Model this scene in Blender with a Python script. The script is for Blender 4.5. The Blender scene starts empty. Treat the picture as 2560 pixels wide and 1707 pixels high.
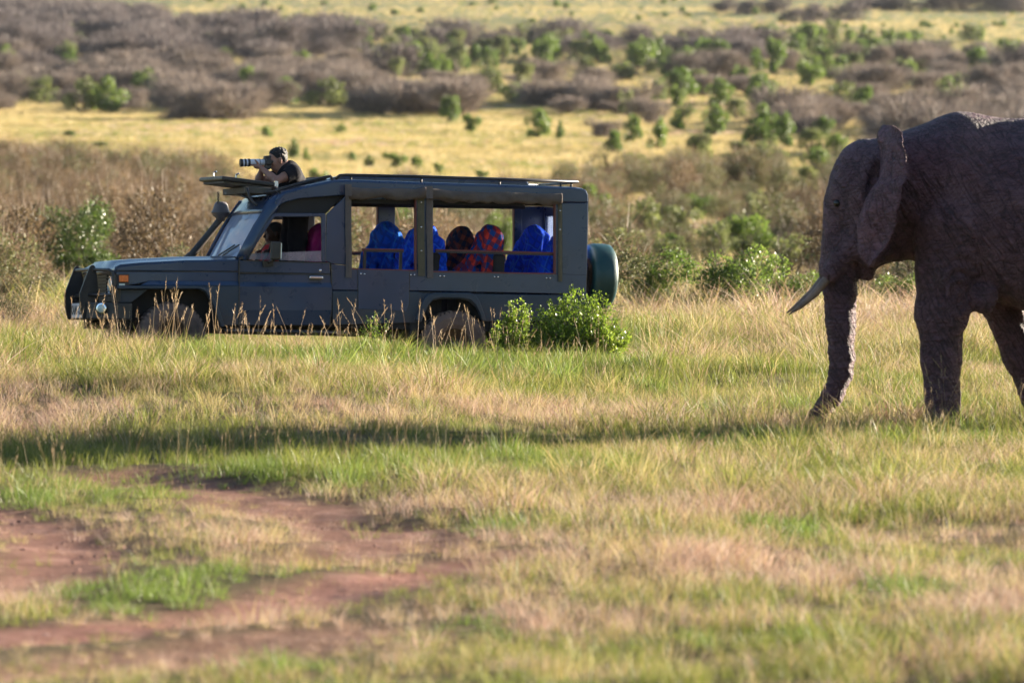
import bpy, math, random
import numpy as np
from mathutils import Vector, Matrix, Euler
import openvdb
RAD = math.radians
sc = bpy.context.scene
COL = sc.collection
# ------------------------------------------------------------------ camera
CAM_H = 2.9                       # photographer in the roof hatch of another vehicle
F_PX = 200.0 / 36.0 * 2560.0      # 200 mm lens, in photograph pixels
HORIZON = 270.0
PITCH = math.atan((853.5 - HORIZON) / F_PX)
cam_data = bpy.data.cameras.new('camera')
cam_data.lens = 200.0; cam_data.sensor_width = 36.0
cam_data.clip_start = 0.5; cam_data.clip_end = 20000.0
cam_data.dof.use_dof = True
cam_data.dof.focus_distance = 61.5
cam_data.dof.aperture_fstop = 3.3
cam = bpy.data.objects.new('camera', cam_data); COL.objects.link(cam)
cam.location = (0, 0, CAM_H); cam.rotation_euler = (math.pi / 2 - PITCH, 0, 0)
sc.camera = cam
# ------------------------------------------------------------------ sky and sun
SUN_EL, SUN_BEHIND = RAD(11.0), RAD(30.0)     # low sun, to the right and behind the vehicle
SUN = Vector((math.cos(SUN_EL) * math.cos(SUN_BEHIND), math.cos(SUN_EL) * math.sin(SUN_BEHIND), math.sin(SUN_EL)))
world = bpy.data.worlds.new('World'); sc.world = world; world.use_nodes = True
wn = world.node_tree
for n in list(wn.nodes): wn.nodes.remove(n)
sky = wn.nodes.new('ShaderNodeTexSky'); sky.sky_type = 'NISHITA'; sky.sun_disc = False
sky.sun_elevation = SUN_EL; sky.sun_rotation = math.pi / 2 - SUN_BEHIND
sky.air_density = 1.0; sky.dust_density = 1.0; sky.ozone_density = 2.5
bg = wn.nodes.new('ShaderNodeBackground'); bg.inputs['Strength'].default_value = 0.050
wo = wn.nodes.new('ShaderNodeOutputWorld')
wn.links.new(sky.outputs[0], bg.inputs[0]); wn.links.new(bg.outputs[0], wo.inputs[0])
sun_data = bpy.data.lights.new('sun', 'SUN'); sun_data.energy = 5.0; sun_data.angle = RAD(0.6)
sun_data.color = (1.0, 0.875, 0.70)
sun = bpy.data.objects.new('sun', sun_data); COL.objects.link(sun)
sun.rotation_euler = SUN.to_track_quat('Z', 'Y').to_euler(); sun.location = (40, 40, 40)
vs = sc.view_settings
vs.view_transform = 'Standard'; vs.look = 'None'; vs.gamma = 1.0; vs.exposure = 2.35; vs.use_curve_mapping = False
sc.cycles.max_bounces = 6; sc.cycles.diffuse_bounces = 3; sc.cycles.glossy_bounces = 3
sc.cycles.transmission_bounces = 4; sc.cycles.transparent_max_bounces = 12; sc.cycles.volume_bounces = 0

# ------------------------------------------------------------------ helpers: projection
_up = Vector((0, math.sin(PITCH), math.cos(PITCH))); _fw = Vector((0, math.cos(PITCH), -math.sin(PITCH)))
def ray(px, py):
    return _fw + Vector((1, 0, 0)) * ((px - 1280.0) / F_PX) + _up * ((853.5 - py) / F_PX)
# ------------------------------------------------------------------ helpers: materials
class NT:
    """small wrapper to write node trees briefly"""
    def __init__(s, name):
        s.m = bpy.data.materials.new(name); s.m.use_nodes = True
        s.t = s.m.node_tree
        for n in list(s.t.nodes): s.t.nodes.remove(n)
        s.out = s.t.nodes.new('ShaderNodeOutputMaterial')
    def n(s, kind, **kw):
        nd = s.t.nodes.new('ShaderNode' + kind)
        for k, v in kw.items():
            if hasattr(nd, k): setattr(nd, k, v)
        return nd
    def put(s, nd, sock, v):
        i = nd.inputs[sock]
        if isinstance(v, bpy.types.NodeSocket): s.t.links.new(v, i)
        else:
            if hasattr(i.default_value, '__len__') and not hasattr(v, '__len__'): v = (v,) * len(i.default_value)
            if hasattr(v, '__len__') and len(v) == 3 and len(i.default_value) == 4: v = tuple(v) + (1.0,)
            i.default_value = v
    def coord(s, which='Object', scale=None):
        c = s.n('TexCoord').outputs[which]
        if scale is None: return c
        mp = s.n('Mapping'); s.put(mp, 'Vector', c); s.put(mp, 'Scale', scale)
        return mp.outputs[0]
    def noise(s, vec, scale, detail=4, rough=0.55, dist=0.0):
        nd = s.n('TexNoise'); s.put(nd, 'Vector', vec); s.put(nd, 'Scale', scale); s.put(nd, 'Detail', detail)
        s.put(nd, 'Roughness', rough); s.put(nd, 'Distortion', dist)
        return nd.outputs['Fac']
    def ramp(s, fac, stops):
        nd = s.n('ValToRGB'); s.put(nd, 'Fac', fac)
        el = nd.color_ramp.elements
        while len(el) < len(stops): el.new(0.5)
        for e, (p, c) in zip(el, stops):
            e.position = p
            if not hasattr(c, '__len__'): c = (c, c, c)
            e.color = (c[0], c[1], c[2], 1.0)
        return nd.outputs[0]
    def mix(s, fac, a, b, blend='MIX'):
        nd = s.n('MixRGB', blend_type=blend)
        s.put(nd, 0, fac); s.put(nd, 1, a); s.put(nd, 2, b)
        return nd.outputs[0]
    def math(s, op, a, b=0.0):
        nd = s.n('Math', operation=op); s.put(nd, 0, a); s.put(nd, 1, b)
        return nd.outputs[0]
    def bump(s, h, strength=0.4, dist=0.02):
        nd = s.n('Bump'); s.put(nd, 'Height', h); s.put(nd, 'Strength', strength); s.put(nd, 'Distance', dist)
        return nd.outputs[0]
    def bsdf(s, col, rough=0.6, metal=0.0, normal=None, **kw):
        nd = s.n('BsdfPrincipled'); s.put(nd, 'Base Color', col); s.put(nd, 'Roughness', rough); s.put(nd, 'Metallic', metal)
        if normal is not None: s.put(nd, 'Normal', normal)
        for k, v in kw.items(): s.put(nd, k.replace('_', ' '), v)
        return nd.outputs[0]
    def surf(s, sh):
        s.t.links.new(sh, s.out.inputs['Surface']); return s.m
    def mixsh(s, fac, a, b):
        nd = s.n('MixShader'); s.put(nd, 0, fac); s.t.links.new(a, nd.inputs[1]); s.t.links.new(b, nd.inputs[2])
        return nd.outputs[0]

def plain(name, col, rough=0.6, metal=0.0, var=0.25, scale=6.0, bump=0.0, dust=0.0, dust_col=(0.23, 0.17, 0.12), **kw):
    """painted or cloth surface with uneven tone, fine relief and optional dust"""
    t = NT(name); v = t.coord('Object')
    n1 = t.noise(v, scale, 6, 0.6)
    c = t.mix(1.0, col, t.ramp(n1, [(0.25, 1.0 - var), (0.75, 1.0 + var * 0.5)]), 'MULTIPLY')
    if dust > 0:
        n2 = t.noise(v, 2.3, 8, 0.65)
        c = t.mix(t.math('MULTIPLY', t.ramp(n2, [(0.35, 0.0), (0.75, 1.0)]), dust), c, dust_col)
    nm = None
    if bump > 0: nm = t.bump(t.noise(v, scale * 9, 5, 0.6), bump, 0.01)
    r = t.math('ADD', t.math('MULTIPLY', t.noise(v, scale * 2, 5), 0.25), rough - 0.125)
    return t.surf(t.bsdf(c, r, metal, nm, **kw))

def leafy(name, cols, trans=0.35, rough=0.55, spec=0.3):
    """thin plant matter: colour differs leaf by leaf and plant by plant, sunlight shines through"""
    t = NT(name)
    g = t.n('NewGeometry'); oi = t.n('ObjectInfo')
    f = t.math('ADD', t.math('MULTIPLY', g.outputs['Random Per Island'], 0.6), t.math('MULTIPLY', oi.outputs['Random'], 0.4))
    k = len(cols)
    c = t.ramp(f, [(0.08 + 0.84 * i / max(1, k - 1), cols[i]) for i in range(k)])
    p = t.bsdf(c, rough, 0.0, None, Specular_IOR_Level=spec)
    tr = t.n('BsdfTranslucent'); t.put(tr, 'Color', c)
    return t.surf(t.mixsh(trans, p, tr.outputs[0]))

# ------------------------------------------------------------------ helpers: objects
def tag(o, label=None, cat=None, group=None, kind=None):
    if label: o['label'] = label
    if cat: o['category'] = cat
    if group: o['group'] = group
    if kind: o['kind'] = kind
    return o
def mesh_np(name, V, faces, mats, midx=None, smooth=False):
    me = bpy.data.meshes.new(name)
    V = np.asarray(V, dtype=np.float64)
    if isinstance(faces, np.ndarray):
        n, k = faces.shape
        me.vertices.add(len(V)); me.vertices.foreach_set('co', V.astype(np.float32).ravel())
        me.loops.add(n * k); me.loops.foreach_set('vertex_index', faces.astype(np.int32).ravel())
        me.polygons.add(n); me.polygons.foreach_set('loop_start', np.arange(0, n * k, k, dtype=np.int32))
        me.update(calc_edges=True)
    else:
        me.from_pydata([tuple(v) for v in V], [], [tuple(f) for f in faces])
    if not isinstance(mats, (list, tuple)): mats = [mats]
    for m in mats: me.materials.append(m)
    if midx is not None: me.polygons.foreach_set('material_index', np.asarray(midx, dtype=np.int32))
    if smooth: me.polygons.foreach_set('use_smooth', np.ones(len(me.polygons), dtype=bool))
    me.update()
    return me
def link(name, data, parent=None, loc=None, rot=None):
    o = bpy.data.objects.new(name, data); COL.objects.link(o)
    if parent is not None: o.parent = parent
    if loc is not None: o.location = loc
    if rot is not None: o.rotation_euler = rot
    return o
def fix_normals(me):
    import bmesh
    b = bmesh.new(); b.from_mesh(me); bmesh.ops.recalc_face_normals(b, faces=b.faces); b.to_mesh(me); b.free()

class MB:
    """collects pieces of one part and links them as one mesh"""
    def __init__(s): s.v = []; s.f = []
    def add(s, V, F):
        b = len(s.v); s.v += [tuple(map(float, p)) for p in V]; s.f += [tuple(i + b for i in f) for f in F]; return s
    def box(s, x0, x1, y0, y1, z0, z1, M=None):
        V = [(x, y, z) for x in (x0, x1) for y in (y0, y1) for z in (z0, z1)]
        if M is not None: V = [tuple(M @ Vector(p)) for p in V]
        return s.add(V, [(0, 1, 3, 2), (4, 6, 7, 5), (0, 4, 5, 1), (2, 3, 7, 6), (0, 2, 6, 4), (1, 5, 7, 3)])
    def prism(s, pts, y0, y1):
        """outline in x,z pushed out from y0 to y1"""
        n = len(pts)
        V = [(p[0], y0, p[1]) for p in pts] + [(p[0], y1, p[1]) for p in pts]
        F = [tuple(range(n)), tuple(range(2 * n - 1, n - 1, -1))] + [(i, n + i, n + (i + 1) % n, (i + 1) % n) for i in range(n)]
        return s.add(V, F)
    def tube(s, pts, r, k=8, closed_ends=True):
        pts = [Vector(p) for p in pts]; rs = r if hasattr(r, '__len__') else [r] * len(pts)
        V = []; n = len(pts); a = None
        for i, p in enumerate(pts):
            d = (pts[min(i + 1, n - 1)] - pts[max(i - 1, 0)]).normalized()
            if a is None:
                a = d.orthogonal().normalized()
            a = (a - d * a.dot(d)).normalized(); b = d.cross(a)
            for j in range(k):
                t = 2 * math.pi * j / k
                V.append(p + (a * math.cos(t) + b * math.sin(t)) * rs[i])
        F = [(i * k + j, i * k + (j + 1) % k, (i + 1) * k + (j + 1) % k, (i + 1) * k + j) for i in range(n - 1) for j in range(k)]
        if closed_ends: F += [tuple(range(k - 1, -1, -1)), tuple((n - 1) * k + j for j in range(k))]
        return s.add(V, F)
    def lathe(s, prof, M, k=32, closed=False):
        """profile (radius, along) turned round local z, placed by M"""
        V = []; n = len(prof)
        for r, h in prof:
            for j in range(k):
                t = 2 * math.pi * j / k
                V.append(M @ Vector((r * math.cos(t), r * math.sin(t), h)))
        m = n if closed else n - 1
        F = [(i * k + j, i * k + (j + 1) % k, ((i + 1) % n) * k + (j + 1) % k, ((i + 1) % n) * k + j) for i in range(m) for j in range(k)]
        if not closed:
            if prof[0][0] > 1e-5: F.append(tuple(range(k - 1, -1, -1)))
            if prof[-1][0] > 1e-5: F.append(tuple((n - 1) * k + j for j in range(k)))
        return s.add(V, F)
    def grid(s, rows, skip=None):
        n, m = len(rows), len(rows[0])
        return s.add([p for r in rows for p in r], [(i * m + j, i * m + j + 1, (i + 1) * m + j + 1, (i + 1) * m + j)
                     for i in range(n - 1) for j in range(m - 1) if not (skip and skip(i, j))])
    def build(s, name, mat, parent=None, smooth=False, bevel=0.0, solid=0.0, off=0.0, seg=2):
        me = mesh_np(name, s.v, s.f, mat, None, smooth); fix_normals(me)
        o = link(name, me, parent)
        if solid:
            md = o.modifiers.new('thickness', 'SOLIDIFY'); md.thickness = solid; md.offset = off
        if bevel:
            md = o.modifiers.new('edge', 'BEVEL'); md.width = bevel; md.segments = seg; md.limit_method = 'ANGLE'; md.angle_limit = RAD(30)
        return o

class SDF:
    """soft union of rounded shapes on a grid, meshed as one continuous skin"""
    def __init__(s, lo, hi, vox):
        s.lo = np.array(lo, float); s.vox = vox
        s.n = np.ceil((np.array(hi, float) - s.lo) / vox).astype(int) + 1
        s.f = np.full(s.n, 0.6, dtype=np.float32)
        s.ax = [s.lo[i] + vox * np.arange(s.n[i]) for i in range(3)]
    def sub(s, lo, hi):
        a = np.maximum(0, np.floor((np.array(lo) - s.lo) / s.vox).astype(int)); b = np.minimum(s.n, np.ceil((np.array(hi) - s.lo) / s.vox).astype(int) + 1)
        sl = tuple(slice(a[i], max(a[i], b[i])) for i in range(3))
        return sl, s.ax[0][sl[0]][:, None, None], s.ax[1][sl[1]][None, :, None], s.ax[2][sl[2]][None, None, :]
    def _mn(s, sl, d, k):
        a = s.f[sl]; d = d.astype(np.float32)
        if k <= 0: s.f[sl] = np.minimum(a, d); return
        h = np.clip(0.5 + 0.5 * (a - d) / k, 0, 1)
        s.f[sl] = a * (1 - h) + d * h - k * h * (1 - h)
    def cone(s, p, q, r1, r2, k=0.03, cut=False):
        p = np.array(p, float); q = np.array(q, float); m = max(r1, r2) + max(k, 0.02) * 2 + 0.05
        sl, X, Y, Z = s.sub(np.minimum(p, q) - m, np.maximum(p, q) + m)
        v = q - p; L = max(1e-9, v @ v)
        t = np.clip(((X - p[0]) * v[0] + (Y - p[1]) * v[1] + (Z - p[2]) * v[2]) / L, 0, 1)
        d = np.sqrt((X - p[0] - t * v[0]) ** 2 + (Y - p[1] - t * v[1]) ** 2 + (Z - p[2] - t * v[2]) ** 2) - (r1 + (r2 - r1) * t)
        s._cut(sl, d, k) if cut else s._mn(sl, d, k)
    def _cut(s, sl, d, k):
        a = s.f[sl]; d = -d.astype(np.float32); h = np.clip(0.5 - 0.5 * (a - d) / k, 0, 1)
        s.f[sl] = a * (1 - h) + d * h + k * h * (1 - h)
    def chain(s, pts, k=0.03):
        for (p, r), (q, r2) in zip(pts[:-1], pts[1:]): s.cone(p, q, r, r2, k)
    def ell(s, c, r, k=0.03, rot=None, cut=False):
        c = np.array(c, float); r = np.array(r, float); m = r.max() + max(k, 0.02) * 2 + 0.05
        sl, X, Y, Z = s.sub(c - m, c + m); X = X - c[0]; Y = Y - c[1]; Z = Z - c[2]
        if rot is not None:
            A = np.array(Euler(rot).to_matrix().transposed())
            X, Y, Z = (A[i, 0] * X + A[i, 1] * Y + A[i, 2] * Z for i in range(3))
        k0 = np.sqrt((X / r[0]) ** 2 + (Y / r[1]) ** 2 + (Z / r[2]) ** 2)
        k1 = np.sqrt((X / r[0] ** 2) ** 2 + (Y / r[1] ** 2) ** 2 + (Z / r[2] ** 2) ** 2) + 1e-6
        d = k0 * (k0 - 1) / k1
        s._cut(sl, d, k) if cut else s._mn(sl, d, k)
    def arrays(s):
        g = openvdb.FloatGrid(0.6); g.copyFromArray(np.ascontiguousarray(s.f))
        P, Q = g.convertToQuads(0.0)
        P = np.array(P, float) * s.vox + s.lo; Q = np.array(Q, int)
        a, b, c = P[Q[:, 0]], P[Q[:, 1]], P[Q[:, 2]]
        vol = np.einsum('ij,ij->i', a, np.cross(b, c)).sum()
        if vol < 0: Q = Q[:, ::-1].copy()
        return P, Q

# value noise for placement and terrain
def _hash(ix, iy, seed):
    h = (ix.astype(np.int64) * 374761393 + iy.astype(np.int64) * 668265263 + seed * 1442695041) & 0xffffffff
    h = ((h ^ (h >> 13)) * 1274126177) & 0xffffffff
    return ((h ^ (h >> 16)) & 0xffff) / 65535.0
def vnoise(x, y, s, seed=0):
    x = np.asarray(x, float) / s; y = np.asarray(y, float) / s
    ix = np.floor(x); iy = np.floor(y); fx = x - ix; fy = y - iy
    fx = fx * fx * (3 - 2 * fx); fy = fy * fy * (3 - 2 * fy)
    a = _hash(ix, iy, seed); b = _hash(ix + 1, iy, seed); c = _hash(ix, iy + 1, seed); d = _hash(ix + 1, iy + 1, seed)
    return (a * (1 - fx) + b * fx) * (1 - fy) + (c * (1 - fx) + d * fx) * fy
# ------------------------------------------------------------------ vehicle frame (needed by the terrain)
CAR_YAW, CAR_PITCH, CAR_ROLL = RAD(17.0), RAD(2.3), RAD(2.3)
CAR_LEN = 0.0
# ------------------------------------------------------------------ terrain
# distance from the camera and the picture row its ground meets: a crest under the vehicle, a shallow dip, then a long rise
_kd = np.array([-200, 0, 30, 50, 66, 78, 100, 150, 220, 300, 400, 520, 640, 800, 1000, 1200, 1500, 1800, 2500, 4000, 9000.])
_kz = np.array([0, 0, 0, 0, 0, -0.10, -0.60, -1.55, -2.2, -1.95, -1.32, 0.34, 2.2, 6.0, 12.0, 19.4, 30.3, 42.0, 58.0, 62.0, 62.0])
_dd = np.concatenate([np.arange(-200, 120, 2.0), np.geomspace(120, 9000, 900)])
_zz = np.interp(_dd, _kd, _kz)
for _ in range(3):
    _zz[170:-1] = (_zz[169:-2] + 2 * _zz[170:-1] + _zz[171:]) / 4
for _ in range(14):
    _zz[1:-1] = (_zz[:-2] + 2 * _zz[1:-1] + _zz[2:]) / 4
CAR_X, CAR_Y = -0.896, 63.9         # ground point under the rear axle
def tz(x, y):
    x = np.asarray(x, float); y = np.asarray(y, float)
    z = np.interp(y, _dd, _zz)
    far = np.clip((y - 90) / 200, 0, 1)
    z = z + far * (vnoise(x, y, 60, 3) - 0.5) * 1.2 * np.clip(y / 500, 0.5, 2.5) + np.clip((y - 80) / 60, 0, 1) * (vnoise(x, y, 17, 4) - 0.5) * 0.5
    near = np.clip(1 - (y - 60) / 60, 0, 1)
    z = z + near * ((vnoise(x, y, 4.5, 5) - 0.5) * 0.10 + (vnoise(x, y, 1.1, 6) - 0.5) * 0.045)
    g = np.exp(-(((x - CAR_X + 1.6) / 5.0) ** 2 + ((y - CAR_Y + 0.5) / 3.0) ** 2))
    flat = np.exp(-(((x - CAR_X + 1.6) / 4.0) ** 2 + ((y - CAR_Y + 0.5) / 2.2) ** 2) ** 2)
    z = z + 0.24 * np.exp(-((y - 59.5) / 2.2) ** 2) * np.clip((x + 9.5) / 2, 0, 1) * np.clip((6 - x) / 6, 0, 1)
    z = z + 0.34 * np.exp(-((y - 53.5) / 4.6) ** 2) * np.clip((0.6 - x) / 2.5, 0, 1)
    z = z * (1 - 0.8 * flat) + g * ((CAR_X - x) * 0.040 - 0.13 - np.clip(y - CAR_Y, -2, 3) * 0.04)
    return z
def tzf(x, y): return float(tz(np.array([x]), np.array([y]))[0])
def hit(px, py, tmax=2600):
    """point of the ground seen at a photograph pixel"""
    r = ray(px, py); o = Vector((0, 0, CAM_H))
    t = np.concatenate([np.arange(20, 120, 0.1), np.geomspace(120, tmax, 4000)])
    zz = CAM_H + r.z * t - tz(r.x * t, r.y * t)
    i = np.where(zz <= 0)[0]
    k = t[i[0]] if len(i) else tmax
    return Vector((r.x * k, r.y * k, tzf(r.x * k, r.y * k)))
def hit_z0(px, py):
    r = ray(px, py); k = -CAM_H / r.z
    return Vector((r.x * k, r.y * k, 0))

# bare soil: the wheel tracks that curve through the grass (centre line in the photograph, half width in metres)
_tracks = [
    ([(300, 1195), (460, 1222), (640, 1255), (800, 1285), (960, 1340), (1010, 1368)], 0.50, 0.72),
    ([(1000, 1345), (880, 1385), (780, 1400)], 0.35, 0.7),
    ([(-260, 1250), (-60, 1290), (120, 1330), (190, 1390), (120, 1440), (-80, 1480)], 0.46, 0.8),
    ([(-500, 1640), (-100, 1590), (180, 1572), (480, 1535), (800, 1480), (1080, 1425), (1150, 1412)], 0.34, 0.92),
    ([(-300, 1700), (200, 1660), (600, 1610), (850, 1560)], 0.5, 0.5),
    ([(1150, 1412), (1300, 1388)], 0.25, 0.5),
    ([(880, 1300), (1010, 1345)], 0.4, 0.55),
]
TRACKS = [([hit_z0(*p) for p in pl], w, a) for pl, w, a in _tracks]
def dirt(x, y):
    x = np.asarray(x, float); y = np.asarray(y, float); out = np.zeros(x.shape)
    wob = (vnoise(x, y, 0.9, 11) - 0.5) * 0.7 + (vnoise(x, y, 0.3, 12) - 0.5) * 0.4
    for pl, w, a in TRACKS:
        best = np.full(x.shape, 1e9)
        for p, q in zip(pl[:-1], pl[1:]):
            vx, vy = q.x - p.x, (q.y - p.y)
            L = vx * vx + vy * vy + 1e-9
            t = np.clip(((x - p.x) * vx + (y - p.y) * vy) / L, 0, 1)
            d = np.hypot(x - p.x - t * vx, y - p.y - t * vy)
            best = np.minimum(best, d)
        m = np.clip((w * (1 + wob) - best) / 0.35 + 0.5, 0, 1) * a
        out = np.maximum(out, m)
    return out

_rows = np.concatenate([[-120, -60, -20], np.arange(0, 24, 2.0), np.arange(24, 80, 0.22), np.arange(80, 130, 1.0), np.geomspace(130, 9000, 150)])
_u = np.linspace(-1, 1, 241); _u = np.sign(_u) * (0.28 * np.abs(_u) + 0.72 * np.abs(_u) ** 3.2)
_wid = np.maximum(45.0, 0.75 * np.abs(_rows))
_X = _u[None, :] * _wid[:, None]; _Y = np.repeat(_rows[:, None], len(_u), 1)
_D = dirt(_X, _Y)
_Z = tz(_X, _Y) - 0.05 * _D + _D * ((vnoise(_X, _Y, 0.55, 15) - 0.5) * 0.07 + (vnoise(_X, _Y, 0.25, 16) - 0.5) * 0.03)
_m = len(_u)
_i = np.arange(len(_rows) - 1)[:, None] * _m + np.arange(_m - 1)[None, :]
_F = np.stack([_i, _i + 1, _i + _m + 1, _i + _m], -1).reshape(-1, 4)

def ground_material():
    t = NT('savannah ground'); v = t.coord('Object')
    at = t.n('Attribute', attribute_name='dirt').outputs['Fac']
    big = t.noise(v, 0.035, 5, 0.6); mid = t.noise(v, 0.35, 6, 0.65); fine = t.noise(v, 9.0, 8, 0.7)
    straw = t.ramp(mid, [(0.3, (0.30, 0.22, 0.055)), (0.55, (0.42, 0.32, 0.095)), (0.8, (0.47, 0.32, 0.14))])
    green = t.ramp(fine, [(0.3, (0.10, 0.115, 0.03)), (0.7, (0.20, 0.20, 0.06))])
    grass = t.mix(t.ramp(big, [(0.45, 0.0), (0.70, 0.85)]), straw, green)
    soil_n = t.noise(v, 2.2, 10, 0.75)
    soil = t.ramp(soil_n, [(0.28, (0.12, 0.05, 0.038)), (0.5, (0.26, 0.125, 0.098)), (0.74, (0.45, 0.265, 0.215))])
    # far slope: paler grey-green grass
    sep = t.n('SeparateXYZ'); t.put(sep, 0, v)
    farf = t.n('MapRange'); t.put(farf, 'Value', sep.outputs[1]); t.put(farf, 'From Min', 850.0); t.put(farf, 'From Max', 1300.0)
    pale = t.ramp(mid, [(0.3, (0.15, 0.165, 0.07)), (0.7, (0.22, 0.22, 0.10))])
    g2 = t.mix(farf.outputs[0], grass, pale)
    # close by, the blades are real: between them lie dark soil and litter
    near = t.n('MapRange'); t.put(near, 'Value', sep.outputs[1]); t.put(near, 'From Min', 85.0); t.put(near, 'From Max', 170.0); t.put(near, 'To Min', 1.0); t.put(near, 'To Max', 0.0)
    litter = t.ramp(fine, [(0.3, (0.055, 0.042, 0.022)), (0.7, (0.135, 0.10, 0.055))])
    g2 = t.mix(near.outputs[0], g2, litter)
    f = t.math('MULTIPLY', at, t.ramp(fine, [(0.2, 0.75), (0.5, 1.0)]))
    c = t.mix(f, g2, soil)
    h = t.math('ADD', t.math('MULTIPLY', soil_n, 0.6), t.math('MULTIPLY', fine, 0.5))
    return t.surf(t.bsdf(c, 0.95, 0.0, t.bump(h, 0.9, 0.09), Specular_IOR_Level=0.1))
_gm = mesh_np('ground', np.stack([_X.ravel(), _Y.ravel(), _Z.ravel()], 1), _F, ground_material(), None, True)
_at = _gm.attributes.new('dirt', 'FLOAT', 'POINT'); _at.data.foreach_set('value', _D.ravel().astype(np.float32))
ground = tag(link('ground', _gm), kind='structure')

# ------------------------------------------------------------------ grass
def blades(rng, n, h, spread, lean, w, segs=3, wind=-0.05):
    """tuft of bent, tapering blades"""
    a = rng.uniform(0, 2 * np.pi, n); r = spread * np.sqrt(rng.uniform(0, 1, n))
    bx, by = r * np.cos(a), r * np.sin(a)
    H = h * rng.uniform(0.45, 1.0, n); la = a + rng.normal(0, 0.7, n); ln = lean * rng.uniform(0.2, 1.2, n) * H
    ww = w * rng.uniform(0.6, 1.3, n); fa = rng.uniform(0, np.pi, n)
    V = np.zeros((n, segs * 2 + 1, 3))
    for s in range(segs + 1):
        t = s / segs; c = t ** 1.8
        x = bx + np.cos(la) * ln * c + wind * H * c; y = by + np.sin(la) * ln * c; z = H * (t - 0.18 * c * lean)
        k = ww * (1 - t) ** 0.6 * 0.5
        if s < segs:
            V[:, 2 * s] = np.stack([x - np.cos(fa) * k, y - np.sin(fa) * k, z], 1); V[:, 2 * s + 1] = np.stack([x + np.cos(fa) * k, y + np.sin(fa) * k, z], 1)
        else: V[:, 2 * s] = np.stack([x, y, z], 1)
    b = np.arange(n)[:, None] * (segs * 2 + 1)
    F = []
    for s in range(segs - 1):
        F += [b + np.array([[2 * s, 2 * s + 1, 2 * s + 3]]), b + np.array([[2 * s, 2 * s + 3, 2 * s + 2]])]
    s = segs - 1
    F.append(b + np.array([[2 * s, 2 * s + 1, 2 * s + 2]]))
    return V.reshape(-1, 3), np.concatenate(F, 0)
def seed_stalks(rng, n, h, lean, w=0.004, head=0.11):
    """tall thin stalks, each with a feathery seed head"""
    VV, FF = [], []; base = 0
    for i in range(n):
        a = rng.uniform(0, 2 * np.pi); H = h * rng.uniform(0.6, 1.0); L = lean * rng.uniform(0.1, 1.0) * H
        lx = np.cos(a) * L * 0.8 + rng.choice([-1, 1]) * 0.25 * L; ly = np.sin(a) * L * 0.5
        x0, y0 = rng.normal(0, 0.05, 2); prev = None
        ts = [0, 0.35, 0.7, 1.0]
        P = [np.array([x0 + lx * t ** 1.5, y0 + ly * t ** 1.5, H * t]) for t in ts]
        fa = rng.uniform(0, np.pi); s = np.array([np.cos(fa), np.sin(fa) * 0.5, 0])
        for p, q, k0, k1 in zip(P[:-1], P[1:], (1, 0.8, 0.6), (0.8, 0.6, 0.45)):
            VV += [p - s * w * k0 / 2, p + s * w * k0 / 2, q + s * w * k1 / 2, q - s * w * k1 / 2]
            FF += [[base, base + 1, base + 2], [base, base + 2, base + 3]]; base += 4
        d = P[-1] - P[-2]; d = d / np.linalg.norm(d); hl = head * rng.uniform(0.6, 1.2)
        st = P[-1] - d * hl * 0.75
        for j in range(11):
            c = st + d * hl * j / 10; e = rng.normal(0, 1, 3); e = e / np.linalg.norm(e)
            l = 0.017 * rng.uniform(0.6, 1.2) * (1.2 - abs(j / 10 - 0.4))
            tip = c + d * l * 1.3 + e * l; sd = np.cross(d, e) * 0.004
            VV += [c - sd, c + sd, tip]; FF += [[base, base + 1, base + 2]]; base += 3
    return np.array(VV), np.array(FF)
M_GREEN = leafy('green grass blade', [(0.08, 0.11, 0.018), (0.175, 0.20, 0.036), (0.32, 0.315, 0.075)], 0.45, 0.5)
M_LUSH = leafy('lush grass blade', [(0.085, 0.135, 0.022), (0.15, 0.215, 0.04), (0.23, 0.29, 0.065)], 0.45, 0.45)
M_STRAW = leafy('straw grass blade', [(0.28, 0.215, 0.07), (0.47, 0.365, 0.15), (0.70, 0.57, 0.33)], 0.40, 0.6)
M_PINK = leafy('reddish dry grass blade', [(0.25, 0.13, 0.08), (0.45, 0.30, 0.215), (0.70, 0.56, 0.46)], 0.40, 0.6)
M_STALK = leafy('grass stalk', [(0.26, 0.16, 0.09), (0.42, 0.30, 0.17), (0.55, 0.42, 0.28)], 0.3, 0.6)

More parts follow.
